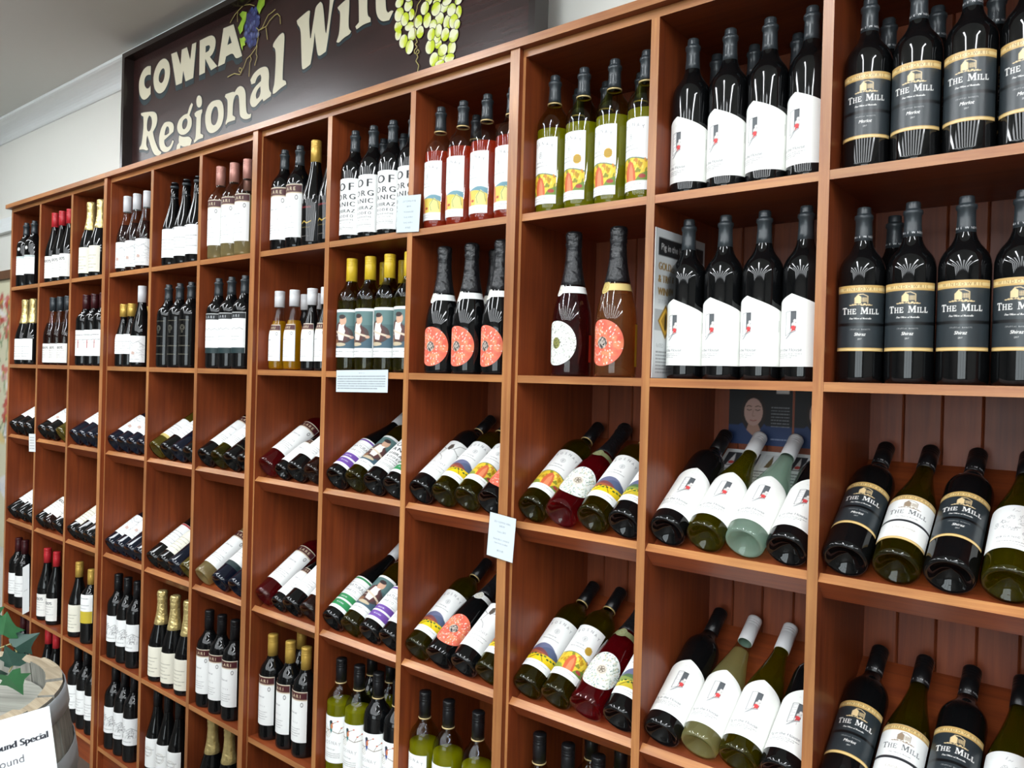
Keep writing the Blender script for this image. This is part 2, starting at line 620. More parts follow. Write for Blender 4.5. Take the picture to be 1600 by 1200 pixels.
def d_pig():
    w = 152
    c = Canvas(w, 124, 'f4f5f1', 3)
    # doorway with open door, and the pig's red legs walking out of it
    c.rect(-1, 64, 9, 94, '44484c')
    c.rect(0, 66, 8, 92, '5c6064')
    c.poly([(-1, 94), (-1, 58), (-11, 52), (-11, 92)], 'f8f8f6')
    c.line([(-1, 94), (-1, 58), (-11, 52), (-11, 92), (-1, 94)], .8, '50555a')
    for y in (60, 72, 83):
        c.line([(-9, y), (-3, y + 2), (-3, y + 8), (-9, y + 6), (-9, y)], .6, '8a8f94')
    c.poly([(9, 64), (-1, 58), (-11, 46), (-6, 48), (2, 56), (9, 60)], 'b9bcbc')
    c.line([(-11, 46), (-1, 57), (9, 60)], .8, '60656a')
    c.ell(5, 71, 4.4, 4, 'd8d6d2')
    c.ell(6.5, 77, 2.6, 3, 'e9e6e2')
    c.poly([(2, 68), (8, 68), (8, 61), (4, 60.5), (0, 58), (1, 61)], 'c23a3a')
    c.ell(4, 66, 4.2, 3.3, 'd9484a')
    c.line([(4, 61), (5, 52)], .7, 'c8b4b0')
    c.text('2016', 0, 106, 2.2, 'b8b8b6', gap=1.2)
    c.text('MERLOT', -12, 33.5, 2.6, '8a8a8a', gap=1.4)
    c.text('Pig in the House', -9, 25.5, 6.2, '6e7074', bold=.12, slant=.05)
    for i in range(3):
        c.fine(-33, 20 - i * 8, 20.5 - i * 3.2, 1.5, '9c9ea0', i, .75)
    c.fine(60, 62, 60, 20, 'c8c8c6', 1, .6)
    return c, ('gable', 92), 0.9


def d_ros(var):
    c = Canvas(86, 140, 'f4f5f3', 3)
    for i, ch in enumerate('ROSNAY'):
        a = (i - 2.5) * .2
        c.text(ch, math.sin(a) * 62, 66 + math.cos(a) * 58, 8, '7f7d82', sx=.9)
    c.ring(0, 103, 6.2, .8, '77777a')
    c.ring(0, 103, 3.0, .7, '77777a')
    for i in range(6):
        a = i * math.pi / 3
        c.line([(0, 103), (4.8 * math.cos(a), 103 + 4.8 * math.sin(a))], .6, '77777a')
    c.text('Pinot Noir' if var == 'rose' else 'Chardonnay', -6, 86, 4, '68686c', slant=.25)
    c.fine(-28, 20, 79, 1.4, 'b0b0b0', 2)
    x0, x1, y0, y1 = -43, 43, 18, 66

    def hill(f, col):
        xs = np.linspace(x0, x1, 25)
        c.poly([(x0, y0)] + [(x, max(y0, f(x))) for x in xs] + [(x1, y0)], col)
    if var == 'vine':
        hill(lambda x: 60 + 5 * math.cos(x / 22), '5f7f6a')
        hill(lambda x: 58 + 5 * math.cos(x / 20), 'e6c53c')
        rr = random.Random(5)
        for i in range(34):
            x, y = rr.uniform(-42, 42), rr.uniform(34, 58)
            c.ell(x, y, rr.uniform(1.5, 4), rr.uniform(3, 7), rr.choice(['d2a82c', 'efd760', 'b88a1e', '8a8a2c', 'c98a3a']), rot=rr.uniform(-.8, .8))
        c.poly([(-12, 18), (-14, 34), (-8, 52), (0, 58), (8, 52), (14, 36), (16, 18)], 'd0643f')
        c.poly([(-4, 18), (-3, 40), (3, 52), (8, 40), (10, 18)], 'e08a5f')
        c.poly([(x0, y0), (x0, 34), (-20, 28), (-12, 18)], '8f9a3c')
        c.poly([(x1, y0), (x1, 36), (24, 30), (14, 18)], '6f8a3a')
        c.ell(30, 26, 8, 4, 'a8413a')
    elif var in ('hills', 'fields'):
        big = var == 'hills'
        hill(lambda x: 66 - ((x + 4) / 9.0) ** 2 * .9, '6a6f8e')
        hill(lambda x: 58 - ((x - 14) / 9.0) ** 2, '54607e')
        hill(lambda x: 50 - ((x + 16) / 9) ** 2 * .8, '7c4548' if big else '55704a')
        hill(lambda x: 40 - x * .12, 'a85a3c' if big else '8a9a4c')
        hill(lambda x: 36 + x * .1, 'f0d024' if big else 'f2dc4a')
        c.poly([(-43, 18), (-43, 24), (0, 34), (43, 22), (43, 18)], 'e9c81c' if big else 'c9b432')
        for i in range(9):
            x = -38 + i * 9.5
            c.ell(x, 30 + (i % 3) * 2, 4, 2.2, '4f7a35' if i % 2 else '2f4f2c')
        c.line([(-30, 20), (-4, 36), (10, 20)], 1.6, '3f3020')
    else:
        hill(lambda x: 56 + 4 * math.sin(x / 13), '6f9aa8')
        hill(lambda x: 52 - (x / 14) ** 2, 'e3c65a')
        c.poly([(8, 18), (10, 40), (24, 52), (36, 44), (40, 18)], 'ead98a')
        c.line([(16, 22), (12, 36), (22, 50), (34, 44), (38, 26)], 1.4, '4a8a5c')
        c.poly([(-34, 18), (-36, 40), (-26, 62), (-18, 60), (-10, 46), (-6, 18)], 'd77a5a')
        c.poly([(-28, 18), (-26, 44), (-20, 54), (-16, 40), (-14, 18)], 'e9a184')
        c.ell(-30, 24, 9, 4, '4a7a50')
        c.ell(0, 28, 5, 3, 'c0563e')
    c.rect(-43, 0, 43, 18, 'f4f5f3')
    c.fine(-38, 30, 11, 1.3, 'a8a8a8', 4)
    c.fine(-38, 10, 6, 1.3, 'b8b8b8', 5)
    return c, 'rect', 1.05


def d_medal_ros():
    c, s, st = d_ros('vine')
    c.ell(24, 82, 10, 10, 'c9a23c')
    for i in range(5):
        c.line([(15, 76 + i * 3), (33, 76 + i * 3)], .8, '8a6a22')
    return c, s, st


def d_circle(var):
    D = 92
    c = Canvas(D, D, 'e8715a' if var == 'red' else 'f0f2ec', 3)
    rr = random.Random(9)
    o = D / 2
    if var == 'red':
        for i in range(70):
            a, r = rr.uniform(0, 6.3), rr.uniform(5, 46)
            c.ell(r * math.cos(a), o + r * math.sin(a), rr.uniform(4, 9), rr.uniform(4, 9), rr.choice(['dd5a48', 'e98a5c', 'f0a070', 'd9604a']), .5)
        for i in range(90):
            a, r = rr.uniform(0, 6.3), rr.uniform(16, 45)
            c.ell(r * math.cos(a), o + r * math.sin(a), 1.9, .9, 'f6e6dc', rot=a)
        c.ell(0, o, 12, 12, 'c9bdb2')
        for i in range(60):
            a, r = rr.uniform(0, 6.3), 12 * math.sqrt(rr.random())
            c.line([(r * math.cos(a), o + r * math.sin(a)), (r * math.cos(a + .4), o + r * math.sin(a + .4))], 1.5, '2a2326')
    elif var == 'dots':
        for i in range(230):
            a, r = rr.uniform(0, 6.3), 10 + 35 * math.sqrt(rr.random())
            c.ell(r * math.cos(a), o + r * math.sin(a), 1.6, .8, rr.choice(['5a6458', '8a9486', 'a8b09c']), rot=a)
        c.ell(0, o, 11, 12, '8a8a4c')
        for i in range(40):
            a, r = rr.uniform(0, 6.3), 12 * math.sqrt(rr.random())
            c.line([(r * math.cos(a), o + r * math.sin(a)), (r * math.cos(a) + 2, o + r * math.sin(a) + 1)], 1.2, '3f4430')
    else:
        for i in range(260):
            a, r = rr.uniform(0, 6.3), 12 + 33 * math.sqrt(rr.random())
            c.ell(r * math.cos(a), o + r * math.sin(a), 2.4, 1.2, rr.choice(['9aae9c', 'b7c4a8', '7f9a94', 'cdbf9a', 'c9d6cc']), .9, rot=a * 3)
        c.ell(0, o, 12, 12, 'd9d0c0')
        for i in range(5):
            a = i * 1.256
            c.ring(4.5 * math.cos(a), o + 4.5 * math.sin(a), 3.6, 1.3, '5a4a3c')
    return c, 'circle', 0.95


def d_eye():
    c = Canvas(88, 150, WHITE, 3)
    rows = [('OF', 118, 21, 9), ('ORG', 94, 15, 5), ('ANIC', 75, 13, 4), ('SHIRAZ', 58.5, 9.5, 2.2), ('RODEO', 45.5, 7.5, 3.4), ('PRESERVATIVE', 37, 4.2, 1.2), ('FREE SHIRAZ', 30, 3, 1.4)]
    for s, y, h, gp in rows:
        c.text(s, 4, y, h, '1e1e22', sx=1.2 if h > 8 else 1.1, bold=h * .055, gap=gp)
    for i in range(3):
        c.fine(-30, 30, 22 - i * 4, 1.4, '8a8a8a', i + 3)
    c.text('VINEYARD', 0, 5, 2.6, '6a6a6a', gap=1.5)
    return c, 'rect', 1.1


def d_paint():
    c = Canvas(88, 128, WHITE, 3)
    c.rect(-41, 24, 41, 121, '4f6a6c')
    c.rect(-41, 84, 41, 121, '5f7d7c')
    c.poly([(-41, 24), (-41, 46), (0, 40), (41, 52), (41, 24)], '46606e')
    c.ell(-2, 60, 34, 24, '4a3c3c')
    c.poly([(-22, 88), (-6, 96), (10, 86), (22, 60), (10, 40), (-16, 44), (-26, 60)], '5c3a38')
    c.poly([(-12, 88), (2, 90), (10, 70), (4, 44), (-12, 46), (-18, 66)], 'ebe7de')
    c.ell(2, 98, 11, 14, 'd3a98f')
    c.ell(-1, 108, 11, 6, '3f3434')
    c.poly([(-6, 84), (8, 88), (4, 74)], 'f3f0e8')
    c.line([(-30, 70), (6, 60), (28, 54)], 5, 'd8c9b4')
    c.ell(28, 53, 6, 4, 'd3a98f')
    c.ell(-26, 42, 13, 7, '8a6248')
    c.ell(-8, 34, 20, 5, 'c5b598')
    c.rect(-40, 57, -12, 59, 'c7bfb0')
    c.fine(-38, 4, 14, 2.4, '5a5a5c', 1)
    c.fine(10, 38, 14, 1.6, 'a0a0a0', 2)
    c.fine(-38, -8, 7, 1.8, 'a0a0a0', 3)
    return c, 'rect', 1.1


def d_nat(col):
    c = Canvas(88, 118, WHITE, 3)
    c.rect(-44, 108, 44, 114, col)
    c.text('NATURAL', 0, 78, 10, '6c6c70', sx=.95)
    c.line([(-44, 93), (44, 93)], .8, 'a0a0a4')
    c.line([(-44, 73), (44, 73)], .8, 'a0a0a4')
    c.text('WINE CO', -8, 62, 6.5, '77777a')
    c.rect(-44, 34, 44, 50, col)
    c.rect(-44, 10, 44, 29, col)
    c.text('ORGANIC', -10, 39, 4, 'f0f0f0')
    c.text('VINEYARD', -6, 18, 4, 'd8d8e4')
    c.fine(-20, 25, 54, 1.4, 'a0a0a0', 3)
    return c, 'rect', 1.1


def d_bird(col):
    c = Canvas(92, 122, WHITE, 3)
    br = '7d6a58'
    c.line([(-46, 88), (-24, 84), (-4, 86), (20, 78), (46, 84)], 1.6, br)
    for q in ([(-24, 84), (-36, 98), (-40, 110)], [(-4, 86), (4, 104), (18, 110)], [(20, 78), (28, 92), (40, 98)], [(-10, 85), (-20, 74), (-34, 70)]):
        c.line(q, 1.1, br)
        for p in q[1:]:
            c.ell(p[0], p[1], 2.6, 1.8, 'c96a4a' if p[0] > 0 else '9aa08c')
    for i in range(3):
        c.ring(-24 + i * 5, 82 - i * 4, 14 - i * 2, .9, 'b8a890')
    c.poly([(-6, 108), (0, 110), (4, 100), (3, 86), (-1, 76), (-4, 88)], col)
    c.ell(-1, 107, 4.2, 4.6, '2c3438')
    c.ell(1, 96, 3.6, 7, 'c8784c')
    for i, ch in enumerate('ROSNAY'):
        c.text(ch, (i - 2.5) * 9.5, 44 + 5 * math.cos((i - 2.5) * .5), 9, 'a9a6a8', sx=.9)
    c.text('Garden Range', -4, 34, 4, '8a8a8a', slant=.25)
    for i in range(3):
        c.fine(-26, 26, 24 - i * 5, 1.4, 'a0a0a0', i)
    return c, 'rect', 1.1


def d_branch():
    c = Canvas(88, 128, WHITE, 3)
    br = '4a4440'
    for q in ([(44, 96), (20, 90), (2, 100), (-16, 94), (-40, 108)], [(2, 100), (10, 116), (28, 124)], [(-16, 94), (-24, 76), (-44, 64)], [(20, 90), (30, 76), (44, 72)], [(-24, 76), (-10, 66), (-4, 54)], [(-40, 108), (-34, 122)]):
        c.line(q, 1.2, br)
    c.poly([(-14, 112), (-6, 116), (-2, 104), (-8, 92), (-16, 98)], '5a5048')
    c.text('ROSNAY', -2, 42, 7, 'a9a6a8', sx=.95)
    c.fine(-30, 24, 32, 1.6, '9a9a9a', 2)
    c.fine(-24, 20, 22, 1.4, 'b0b0b0', 3)
    return c, 'rect', 1.2


def d_mar(word, plain=False):
    c = Canvas(84, 150, WHITE, 2.5)
    c.rect(-42, 124, 42, 150, 'c9b79a')
    c.rect(-42, 127, 42, 147, '4a1f24')
    c.text(word, 2, 132, 10, 'd9c9a8', gap=4, bold=.2)
    c.rect(-42, 112, 42, 122, WHITE)
    c.ell(26, 112, 4.5, 7, '5a5456')
    c.ell(26, 112, 2.6, 4.6, WHITE)
    c.text('Cabernet', -6, 84, 6.5, '85858a', slant=.3)
    c.text('2014', 2, 56, 5, '85858a', gap=4)
    for i in range(4):
        c.fine(-34, 22 - 6 * (i % 2), 40 - i * 7, 1.8, 'b4b4b6', i)
    return c, 'rect', 1.5


def d_white(lines=5, seed=1, word=None, accent=None, bg=WHITE, w=80, h=92, ink='a4a4a8'):
    c = Canvas(w, h, bg, 2.5)
    if word:
        c.text(word, 0, h * .72, h * .13, INK, bold=.6, sx=.8)
    for i in range(lines):
        y = h * .62 - i * h * .115
        c.fine(-w * .36, w * (.34 - .12 * (i % 3)), y, h * .022, ink, seed + i)
    if accent == 'redmark':
        c.rect(3, h * .3, 7, h * .62, 'b03a34')
        c.fine(-w * .3, w * .3, h * .8, 2.6, '55555a', seed)
    if accent == 'emblem':
        c.rect(-w / 2, h * .9, w / 2, h, 'b8c6c4')
        c.fine(-w * .3, w * .3, h * .8, 2.6, '7a6a6a', seed)
    if accent == 'gold':
        c.rect(-w / 2, 0, w / 2, h * .42, 'c8b23a')
        c.fine(-w * .3, w * .3, h * .86, 3, '77777a', seed)
    if accent == 'round':
        for r, al in ((17, .8), (13, .5)):
            c.ring(4, h * .55, r, 1.0, 'b0a89a')
    if accent == 'red_top':
        c.rect(-w / 2, h * .93, w / 2, h, 'a8343a')
    if accent == 'amber':
        c.rect(-w / 2, 0, w / 2, h * .12, 'c8b46a')
    return c, 'rect', 1.6


def d_sketch(var):
    w, h = 86, 94
    c = Canvas(w, h, 'eeefee', 2.5)
    rr = random.Random(21 if var == 'tree' else 4)
    ink = '4c4c50' if var == 'tree' else '85868a'
    if var == 'tree':
        c.line([(-43, 44), (-20, 58), (0, 50), (22, 62), (43, 48)], 1.2, ink)
        for i in range(150):
            a = rr.uniform(0, 6.3)
            k = rr.random()
            cx, cy = (-14, 56) if k < .5 else (20, 44)
            r = 15 * math.sqrt(rr.random())
            x, y = cx + r * math.cos(a), cy + r * math.sin(a) * .9
            c.line([(x, y), (x + rr.uniform(-3, 3), y + rr.uniform(-3, 3))], 1, ink)
        c.line([(-14, 42), (-14, 24)], 2, ink)
        for i in range(18):
            x = rr.uniform(-40, 40)
            c.line([(x, 24), (x + rr.uniform(-8, 8), 34)], .8, ink)
        c.fine(-24, 24, 12, 2.2, '77777c', 4)
    else:
        for i in range(26):
            x, y = rr.uniform(-40, 30), rr.uniform(20, 78)
            c.line([(x, y), (x + rr.uniform(2, 14), y + rr.uniform(-8, 8)), (x + rr.uniform(8, 18), y + rr.uniform(-12, 8))], .9, ink, .8)
        c.line([(-40, 60), (-18, 76), (0, 66), (20, 74), (42, 58)], 1.2, ink)
        c.poly([(-8, 30), (6, 26), (8, 36), (-4, 40)], 'c9aca0')
        c.fine(-20, 24, 10, 2, '9a9a9e', 4)
    return c, 'rect', 1.6


def d_script():
    c = Canvas(84, 124, WHITE, 2.5)
    c.rect(-42, 104, 42, 124, '16181a')
    c.text('BLARI', 0, 109, 8, 'c8ccd0', gap=4, bold=.2)
    c.line([(-42, 104.5), (42, 104.5)], 1.2, 'd8d8d8')
    c.line([(-42, 122), (42, 122)], 1.2, 'd8d8d8')
    c.line([(-34, 72), (-26, 80), (-22, 70), (-12, 78), (-6, 71), (4, 78), (12, 72), (24, 77), (34, 72)], 1.4, '6a6a6e')
    c.fine(-30, 24, 50, 2, '8a8a8e', 2)
    c.fine(-26, 18, 40, 1.8, 'a4a4a8', 3)
    c.rect(-42, 0, 42, 17, '203234')
    return c, 'rect', 1.6


def d_etched():
    c = Canvas(84, 150, '0b0c0d', 2.5)
    for y, w in ((136, 26), (84, 20), (52, 30), (24, 26)):
        c.fine(-w, w, y, 2.0, '8f8a78', int(y))
    c.ring(2, 112, 9, 1.0, '7d7a6c')
    c.ring(2, 112, 5, .9, '7d7a6c')
    c.text('CS', 2, 96, 5, '7d7a6c')
    return c, 'rect', 1.6


def d_slim():
    c = Canvas(80, 130, '0b0c0d', 2.5)
    c.text('CLARI', 0, 116, 6, '8a8484', gap=3)
    c.fine(-16, 22, 92, 5, '7a2a30', 3)
    c.line([(-10, 50), (0, 56), (10, 50), (22, 56)], 2.2, 'c9a84a')
    c.fine(-20, 20, 38, 1.6, '8a7a4a', 5)
    c.fine(-20, 20, 14, 1.6, '6a6460', 6)
    return c, 'rect', 1.6


def d_doodle():
    c = Canvas(92, 96, WHITE, 3.5)
    rr = random.Random(17)
    for i in range(46):
        a, r = rr.uniform(0, 6.3), 30 * math.sqrt(rr.random())
        x, y = r * math.cos(a), 58 + r * math.sin(a) * .95
        k = i % 4
        if k == 0:
            c.ring(x, y, rr.uniform(1.4, 3), .5, '55555a', 12)
        elif k == 1:
            c.line([(x, y), (x + rr.uniform(-4, 4), y + rr.uniform(2, 6))], .5, '55555a')
        elif k == 2:
            q = rr.uniform(0, 3)
            c.line([(x - 2, y), (x, y + 4), (x + 2, y), (x + q, y - 3)], .5, '6a6a6e')
        else:
            c.line([(x, y), (x + 2, y + 2), (x + 4, y), (x + 6, y + 2)], .5, '6a6a6e')
    c.text('ORGANIC GIRO', 2, 22, 4.2, '55555a', gap=1.2)
    c.fine(-22, 26, 14, 1.3, '9a9a9c', 4)
    c.fine(-18, 20, 9, 1.2, 'b0b0b2', 5)
    return c, 'rect', 0.8


def d_band(seal):
    c = Canvas(190, 26, WHITE if seal != 'gold' else 'd9c27c', 2.5)
    if seal == 'olive':
        c.a[:] = lin('8f9468')
    c.ell(0, 13, 11, 12, 'ece9dd' if seal == 'white' else 'cdb56a' if seal == 'gold' else 'a8ac80')
    for r in (9.5, 6):
        c.ring(0, 13, r, .9, '9a9a90' if seal == 'white' else '8d7430' if seal == 'gold' else '5c6040')
    c.text('R', 0, 10.5, 5, '8a8a84' if seal == 'white' else '7d6426')
    return c, 'band', 1.6


DES = {
    'mill_shiraz': lambda: d_mill('shiraz'), 'mill_merlot': lambda: d_mill('merlot'), 'mill_white': lambda: d_mill('white'),
    'pig': d_pig, 'vine': lambda: d_ros('vine'), 'vine_medal': d_medal_ros, 'hills': lambda: d_ros('hills'), 'fields': lambda: d_ros('fields'), 'rose': lambda: d_ros('rose'),
    'c_red': lambda: d_circle('red'), 'c_dots': lambda: d_circle('dots'), 'c_leaf': lambda: d_circle('leaf'),
    'eye': d_eye, 'paint': d_paint, 'nat_p': lambda: d_nat('6f4aa0'), 'nat_g': lambda: d_nat('2f8a52'),
    'bird_g': lambda: d_bird('2f7a78'), 'bird_b': lambda: d_bird('2c4a8a'), 'branch': d_branch,
    'mar': lambda: d_mar('LARI'), 'mar2': lambda: d_mar('LARE'), 'white': lambda: d_white(), 'whitewide': lambda: d_white(4, 9, w=110, h=96),
    'ndos': lambda: d_white(4, 3, "NDO'S", bg='eeece6'), 'cream': lambda: d_white(5, 5, bg='e9e5d4', ink='b4ae98', h=100),
    'redmark': lambda: d_white(2, 6, accent='redmark', h=100), 'emblem': lambda: d_white(4, 7, accent='emblem', h=82), 'goldblock': lambda: d_white(2, 8, accent='gold', h=108),
    'round': lambda: d_white(3, 2, accent='round', h=98), 'redtop': lambda: d_white(5, 4, accent='red_top', h=98), 'amber': lambda: d_white(5, 3, accent='amber', h=96),
    'sketch': lambda: d_sketch('land'), 'tree': lambda: d_sketch('tree'), 'script': d_script, 'etched': d_etched, 'slim': d_slim, 'doodle': d_doodle,
    'half': lambda: d_mar('ARI'), 'b_white': lambda: d_band('white'), 'b_gold': lambda: d_band('gold'), 'b_olive': lambda: d_band('olive'),
    'back_yellow': lambda: (Canvas(46, 84, 'd9c02c', 2), 'rect', 6), 'back_red': lambda: (Canvas(40, 56, 'd43a22', 2), 'rect', 6),
}
_CV = {}


def canvas(d):
    if d not in _CV:
        cv, sh, st = DES[d]()
        _CV[d] = (cv.done(st), sh, st)
    return _CV[d]


# ------------------------------------------------------------------ bottles (profiles in mm)
def prof_bord(h, R):
    return [(0, 20), (13, 17), (23, 7), (28.5, 1.4), (31, 0), (R - 3, .8), (R - 1.1, 3.4), (R - .2, 8), (R, 13)] + [(R, h * t) for t in (.2, .35, .5, .615)] + \
        [(R * .992, h * .635), (R * .965, h * .657), (R * .91, h * .680), (R * .82, h * .702), (R * .70, h * .722), (R * .575, h * .742), (R * .475, h * .765), (R * .405, h * .79), (13.2, h * .82), (12.3, h * .86), (11.9, h * .9), (11.8, h * .95), (9.0, h * .955), (9.0, h * .985), (0, h * .986)]


def prof_burg(h, R):
    return [(0, 20), (13, 17), (23, 7), (28.5, 1.4), (31, 0), (R - 3, .8), (R - 1.1, 3.4), (R - .2, 8), (R, 13)] + [(R, h * t) for t in (.15, .28, .4)] + \
        [(R - .5, h * .435), (R * .95, h * .475), (R * .86, h * .525), (R * .74, h * .58), (R * .61, h * .64), (R * .5, h * .70), (R * .42, h * .755), (14.0, h * .80), (13.2, h * .85), (12.9, h * .985), (0, h * .986)]


def prof_champ(h, R):
    return [(0, 22), (14, 19), (26, 8), (33, 1.5), (36, 0), (R - 1.6, 1), (R - .3, 5), (R, 12)] + [(R, h * t) for t in (.12, .22, .31, .37)] + \
        [(R * .985, h * .40), (R * .94, h * .45), (R * .86, h * .50), (R * .76, h * .55), (R * .65, h * .60), (R * .55, h * .66), (R * .465, h * .72), (R * .405, h * .79), (15.6, h * .87), (15.4, h * .97), (0, h * .975)]


SHAPES = {'bord': prof_bord, 'burg': prof_burg, 'champ': prof_champ}
for _n, _s in (('half', .77),):
    SHAPES['half'] = lambda h, R: [(r * R / 36.6 if r > 14 else r * .9, z) for r, z in prof_burg(h, 36.6)]


def r_at(prof, z):
    zs = [p[1] for p in prof[4:]]
    rs = [p[0] for p in prof[4:]]
    return np.interp(z, zs, rs)


def band_fn(x):
    """lower and upper edge of a neck band with a round seal at its centre"""
    ax = abs(x)
    s = math.sqrt(max(0, 1 - (ax / 12.5) ** 2)) if ax < 12.5 else 0
    return min(6.0, 13 - 13 * s) if ax < 12.5 else 6.0, max(20.0, 13 + 13 * s) if ax < 12.5 else 20.0


def label_mesh(name, d, prof, z0, scale=1.0, off=0.25):
    cv, sh, st = canvas(d)
    st = st / scale if scale < 1 else st
    nx, ny = max(8, int(cv.w / st)), max(3, int(cv.h / st))
    if sh == 'band':
        nx, ny = 96, 14
    s, t = np.meshgrid(np.linspace(-1, 1, nx), np.linspace(0, 1, ny))
    if sh == 'circle':
        t = (1 - np.cos(t * math.pi)) / 2 * .996 + .002
    x = s * cv.w / 2
    y = t * cv.h
    if sh == 'circle':
        rr = cv.h / 2
        x = s * np.sqrt(np.maximum(rr * rr - (y - rr) ** 2, 0.01))
    elif sh == 'band':
        lo = np.array([band_fn(q)[0] for q in x[0]])
        hi = np.array([band_fn(q)[1] for q in x[0]])
        y = lo + t * (hi - lo)
    elif isinstance(sh, tuple):
        top = cv.h - (cv.h - sh[1]) * np.abs(s)
        y = t * top
    z = z0 + y * scale
    r = r_at(prof, z) + off
    rm = r_at(prof, z0 + cv.h * scale * .4) + off
    wf = .88 if d in ('vine', 'vine_medal', 'hills', 'fields', 'rose') else 1.0
    th = np.clip(x * scale * wf / rm, -3.12, 3.12)
    P = np.stack([r * np.sin(th), -r * np.cos(th), z], 2) / 1000
    mb = MB()
    mb.grid(P, 'print_gloss' if d.startswith('mill') else 'print_glass' if d in ('slim', 'etched') else 'print')
    me = mb.mesh(name)
    paint(me, cv.at(x, y))
    return me


def cap_meshes(style, mat, h, prof):
    """list of (part name, mesh)"""
    out = []
    mb = MB()
    k = h / 1000

    def L(pts):
        mb.lathe([(r / 1000, z * k) for r, z in pts], mat, 24)
    if style == 'ring':
        L([(13.4, .805), (14.0, .806), (13.3, .84), (12.7, .88), (12.5, .925), (14.2, .932), (14.6, .942), (14.2, .953), (11.4, .958), (10.4, .964), (11.2, .970), (10.2, .975), (11.0, .982), (10.2, .987), (10.6, .995), (9.4, 1.0), (0, 1.0)])
        out.append(('capsule', mb.mesh('capsule')))
    elif style == 'stelvin':
        L([(13.4, .795), (14.7, .796), (14.7, .925), (14.3, .928), (14.7, .931), (14.7, .944), (14.1, .947), (14.7, .951), (14.7, .962), (14.3, .965), (14.7, .968), (14.7, .992), (13.8, .999), (0, 1.0)])
        out.append(('screw_cap', mb.mesh('screw_cap')))
    elif style == 'foil':
        n = 30
        pr = [(r + (.5 if r > 4 else 0), z / h) for r, z in prof if z > h * .6]
        rows = [(float(r_at(prof, h * .625)) + .3, .625), (float(r_at(prof, h * .625)) + .7, .626)]
        for t in (.66, .70, .75, .80, .85, .885):
            rows.append((float(r_at(prof, h * t)) + .8, t))
        rows += [(17.6, .90), (17.0, .915), (16.6, .925), (17.2, .95), (17.4, .975), (16.2, .992), (12, .999), (0, 1.0)]
        a = np.linspace(0, 2 * math.pi, n, endpoint=False)
        rr = random.Random(5)
        P = []
        for j, (r, z) in enumerate(rows):
            amp = .045 if z > .9 else .012 if z > .7 else 0
            P.append([((r * (1 + amp * math.sin(7 * q + j * 2.1) + rr.uniform(-1, 1) * amp)) * math.cos(q) / 1000, (r * (1 + amp * math.sin(7 * q + j * 2.1) + rr.uniform(-1, 1) * amp)) * math.sin(q) / 1000, z * k) for q in a])
        mb.grid(np.array(P), mat, True, True)
        out.append(('foil', mb.mesh('foil')))
    return out


# kind: look, category name, shape, h, R, body ('black' or thin glass), wine, fill, cap style, cap material, neck line, labels [(design, z0, scale, part name)]
S, T_ = 'std', 'tilt'
KIND = {}


def K(key, look, shape, h, R, body, wine, fill, cap, capm, labels, line=None, name='wine_bottle'):
    KIND[key] = dict(look=look, shape=shape, h=h, R=R, body=body, wine=wine, fill=fill, cap=cap, capm=capm, labels=labels, line=line, name=name)


B = 'black_glass'
K('pig', 'black bottle, white gabled label', 'bord', 302, 36.2, B, 0, 0, 'ring', 'cap_dark', [('pig', 25)])
K('pig_t', 'black bottle, white gabled label', 'bord', 312, 36.2, B, 0, 0, 'stelvin', 'cap_black', [('pig', 27)])
K('pigolive_t', 'olive white-capped bottle, gabled label', 'burg', 312, 36.2, 'thin_olive', 'bright', .80, 'stelvin', 'cap_white', [('pig', 27)])
K('piggreen_t', 'pale mint bottle, gabled label', 'burg', 312, 36.2, 'thin_pale', 'mint', .78, 'stelvin', 'cap_white', [('pig', 27)])
K('pigstraw_t', 'straw-coloured white-capped bottle, gabled label', 'burg', 312, 36.2, 'thin_pale', 'straw', .72, 'stelvin', 'cap_white', [('pig', 27)])
K('mill_mer', 'black and gold merlot bottle', 'bord', 288, 36.2, B, 0, 0, 'ring', 'cap_dark', [('mill_merlot', 51, .98)], 'txt')
K('mill_shz', 'black and gold shiraz bottle', 'bord', 288, 36.2, B, 0, 0, 'ring', 'cap_dark', [('mill_shiraz', 51, .98)], 'txt')
K('millmer_t', 'black and gold merlot bottle', 'bord', 306, 36.2, B, 0, 0, 'stelvin', 'cap_black', [('mill_merlot', 51, .98)], 'txt')
K('millshz_t', 'black and gold shiraz bottle', 'bord', 306, 36.2, B, 0, 0, 'stelvin', 'cap_black', [('mill_shiraz', 51, .98)], 'txt')
K('millwht_t', 'olive bottle, white and gold label', 'burg', 306, 36.2, 'thin_olive', 'white', .8, 'stelvin', 'cap_black', [('mill_white', 30, .98)], 'txt')
K('doodle_t', 'green bottle, white doodle label', 'burg', 309, 36.2, 'thin_olive', 'bright', .8, 'stelvin', 'cap_black', [('doodle', 42)])
for k_, lab, look in (('ros_vine', 'vine', 'olive bottle, yellow vineyard label'), ('ros_vine_m', 'vine_medal', 'olive bottle, vineyard label with medal'), ('ros_hills', 'hills', 'olive bottle, purple hills label')):
    K(k_, look, 'bord', 300, 36.2, 'thin_leaf', 'lime', .60, 'ring' if 'vine' in k_ else 'stelvin', 'cap_dark' if 'vine' in k_ else 'cap_black', [(lab, 20)], 'gold')
for k_, lab, look in (('vine_t', 'vine', 'olive bottle, yellow vineyard label'), ('vinem_t', 'vine_medal', 'olive bottle, vineyard label with medal'), ('hills_t', 'hills', 'olive bottle, purple hills label')):
    K(k_, look, 'bord', 309, 36.2, 'thin_olive', 'white', .76, 'stelvin', 'cap_black', [(lab, 34, .96)], 'gold')
K('fields_t', 'black bottle, yellow fields label', 'bord', 309, 36.2, B, 0, 0, 'stelvin', 'cap_black', [('fields', 34, .96)], 'gold')
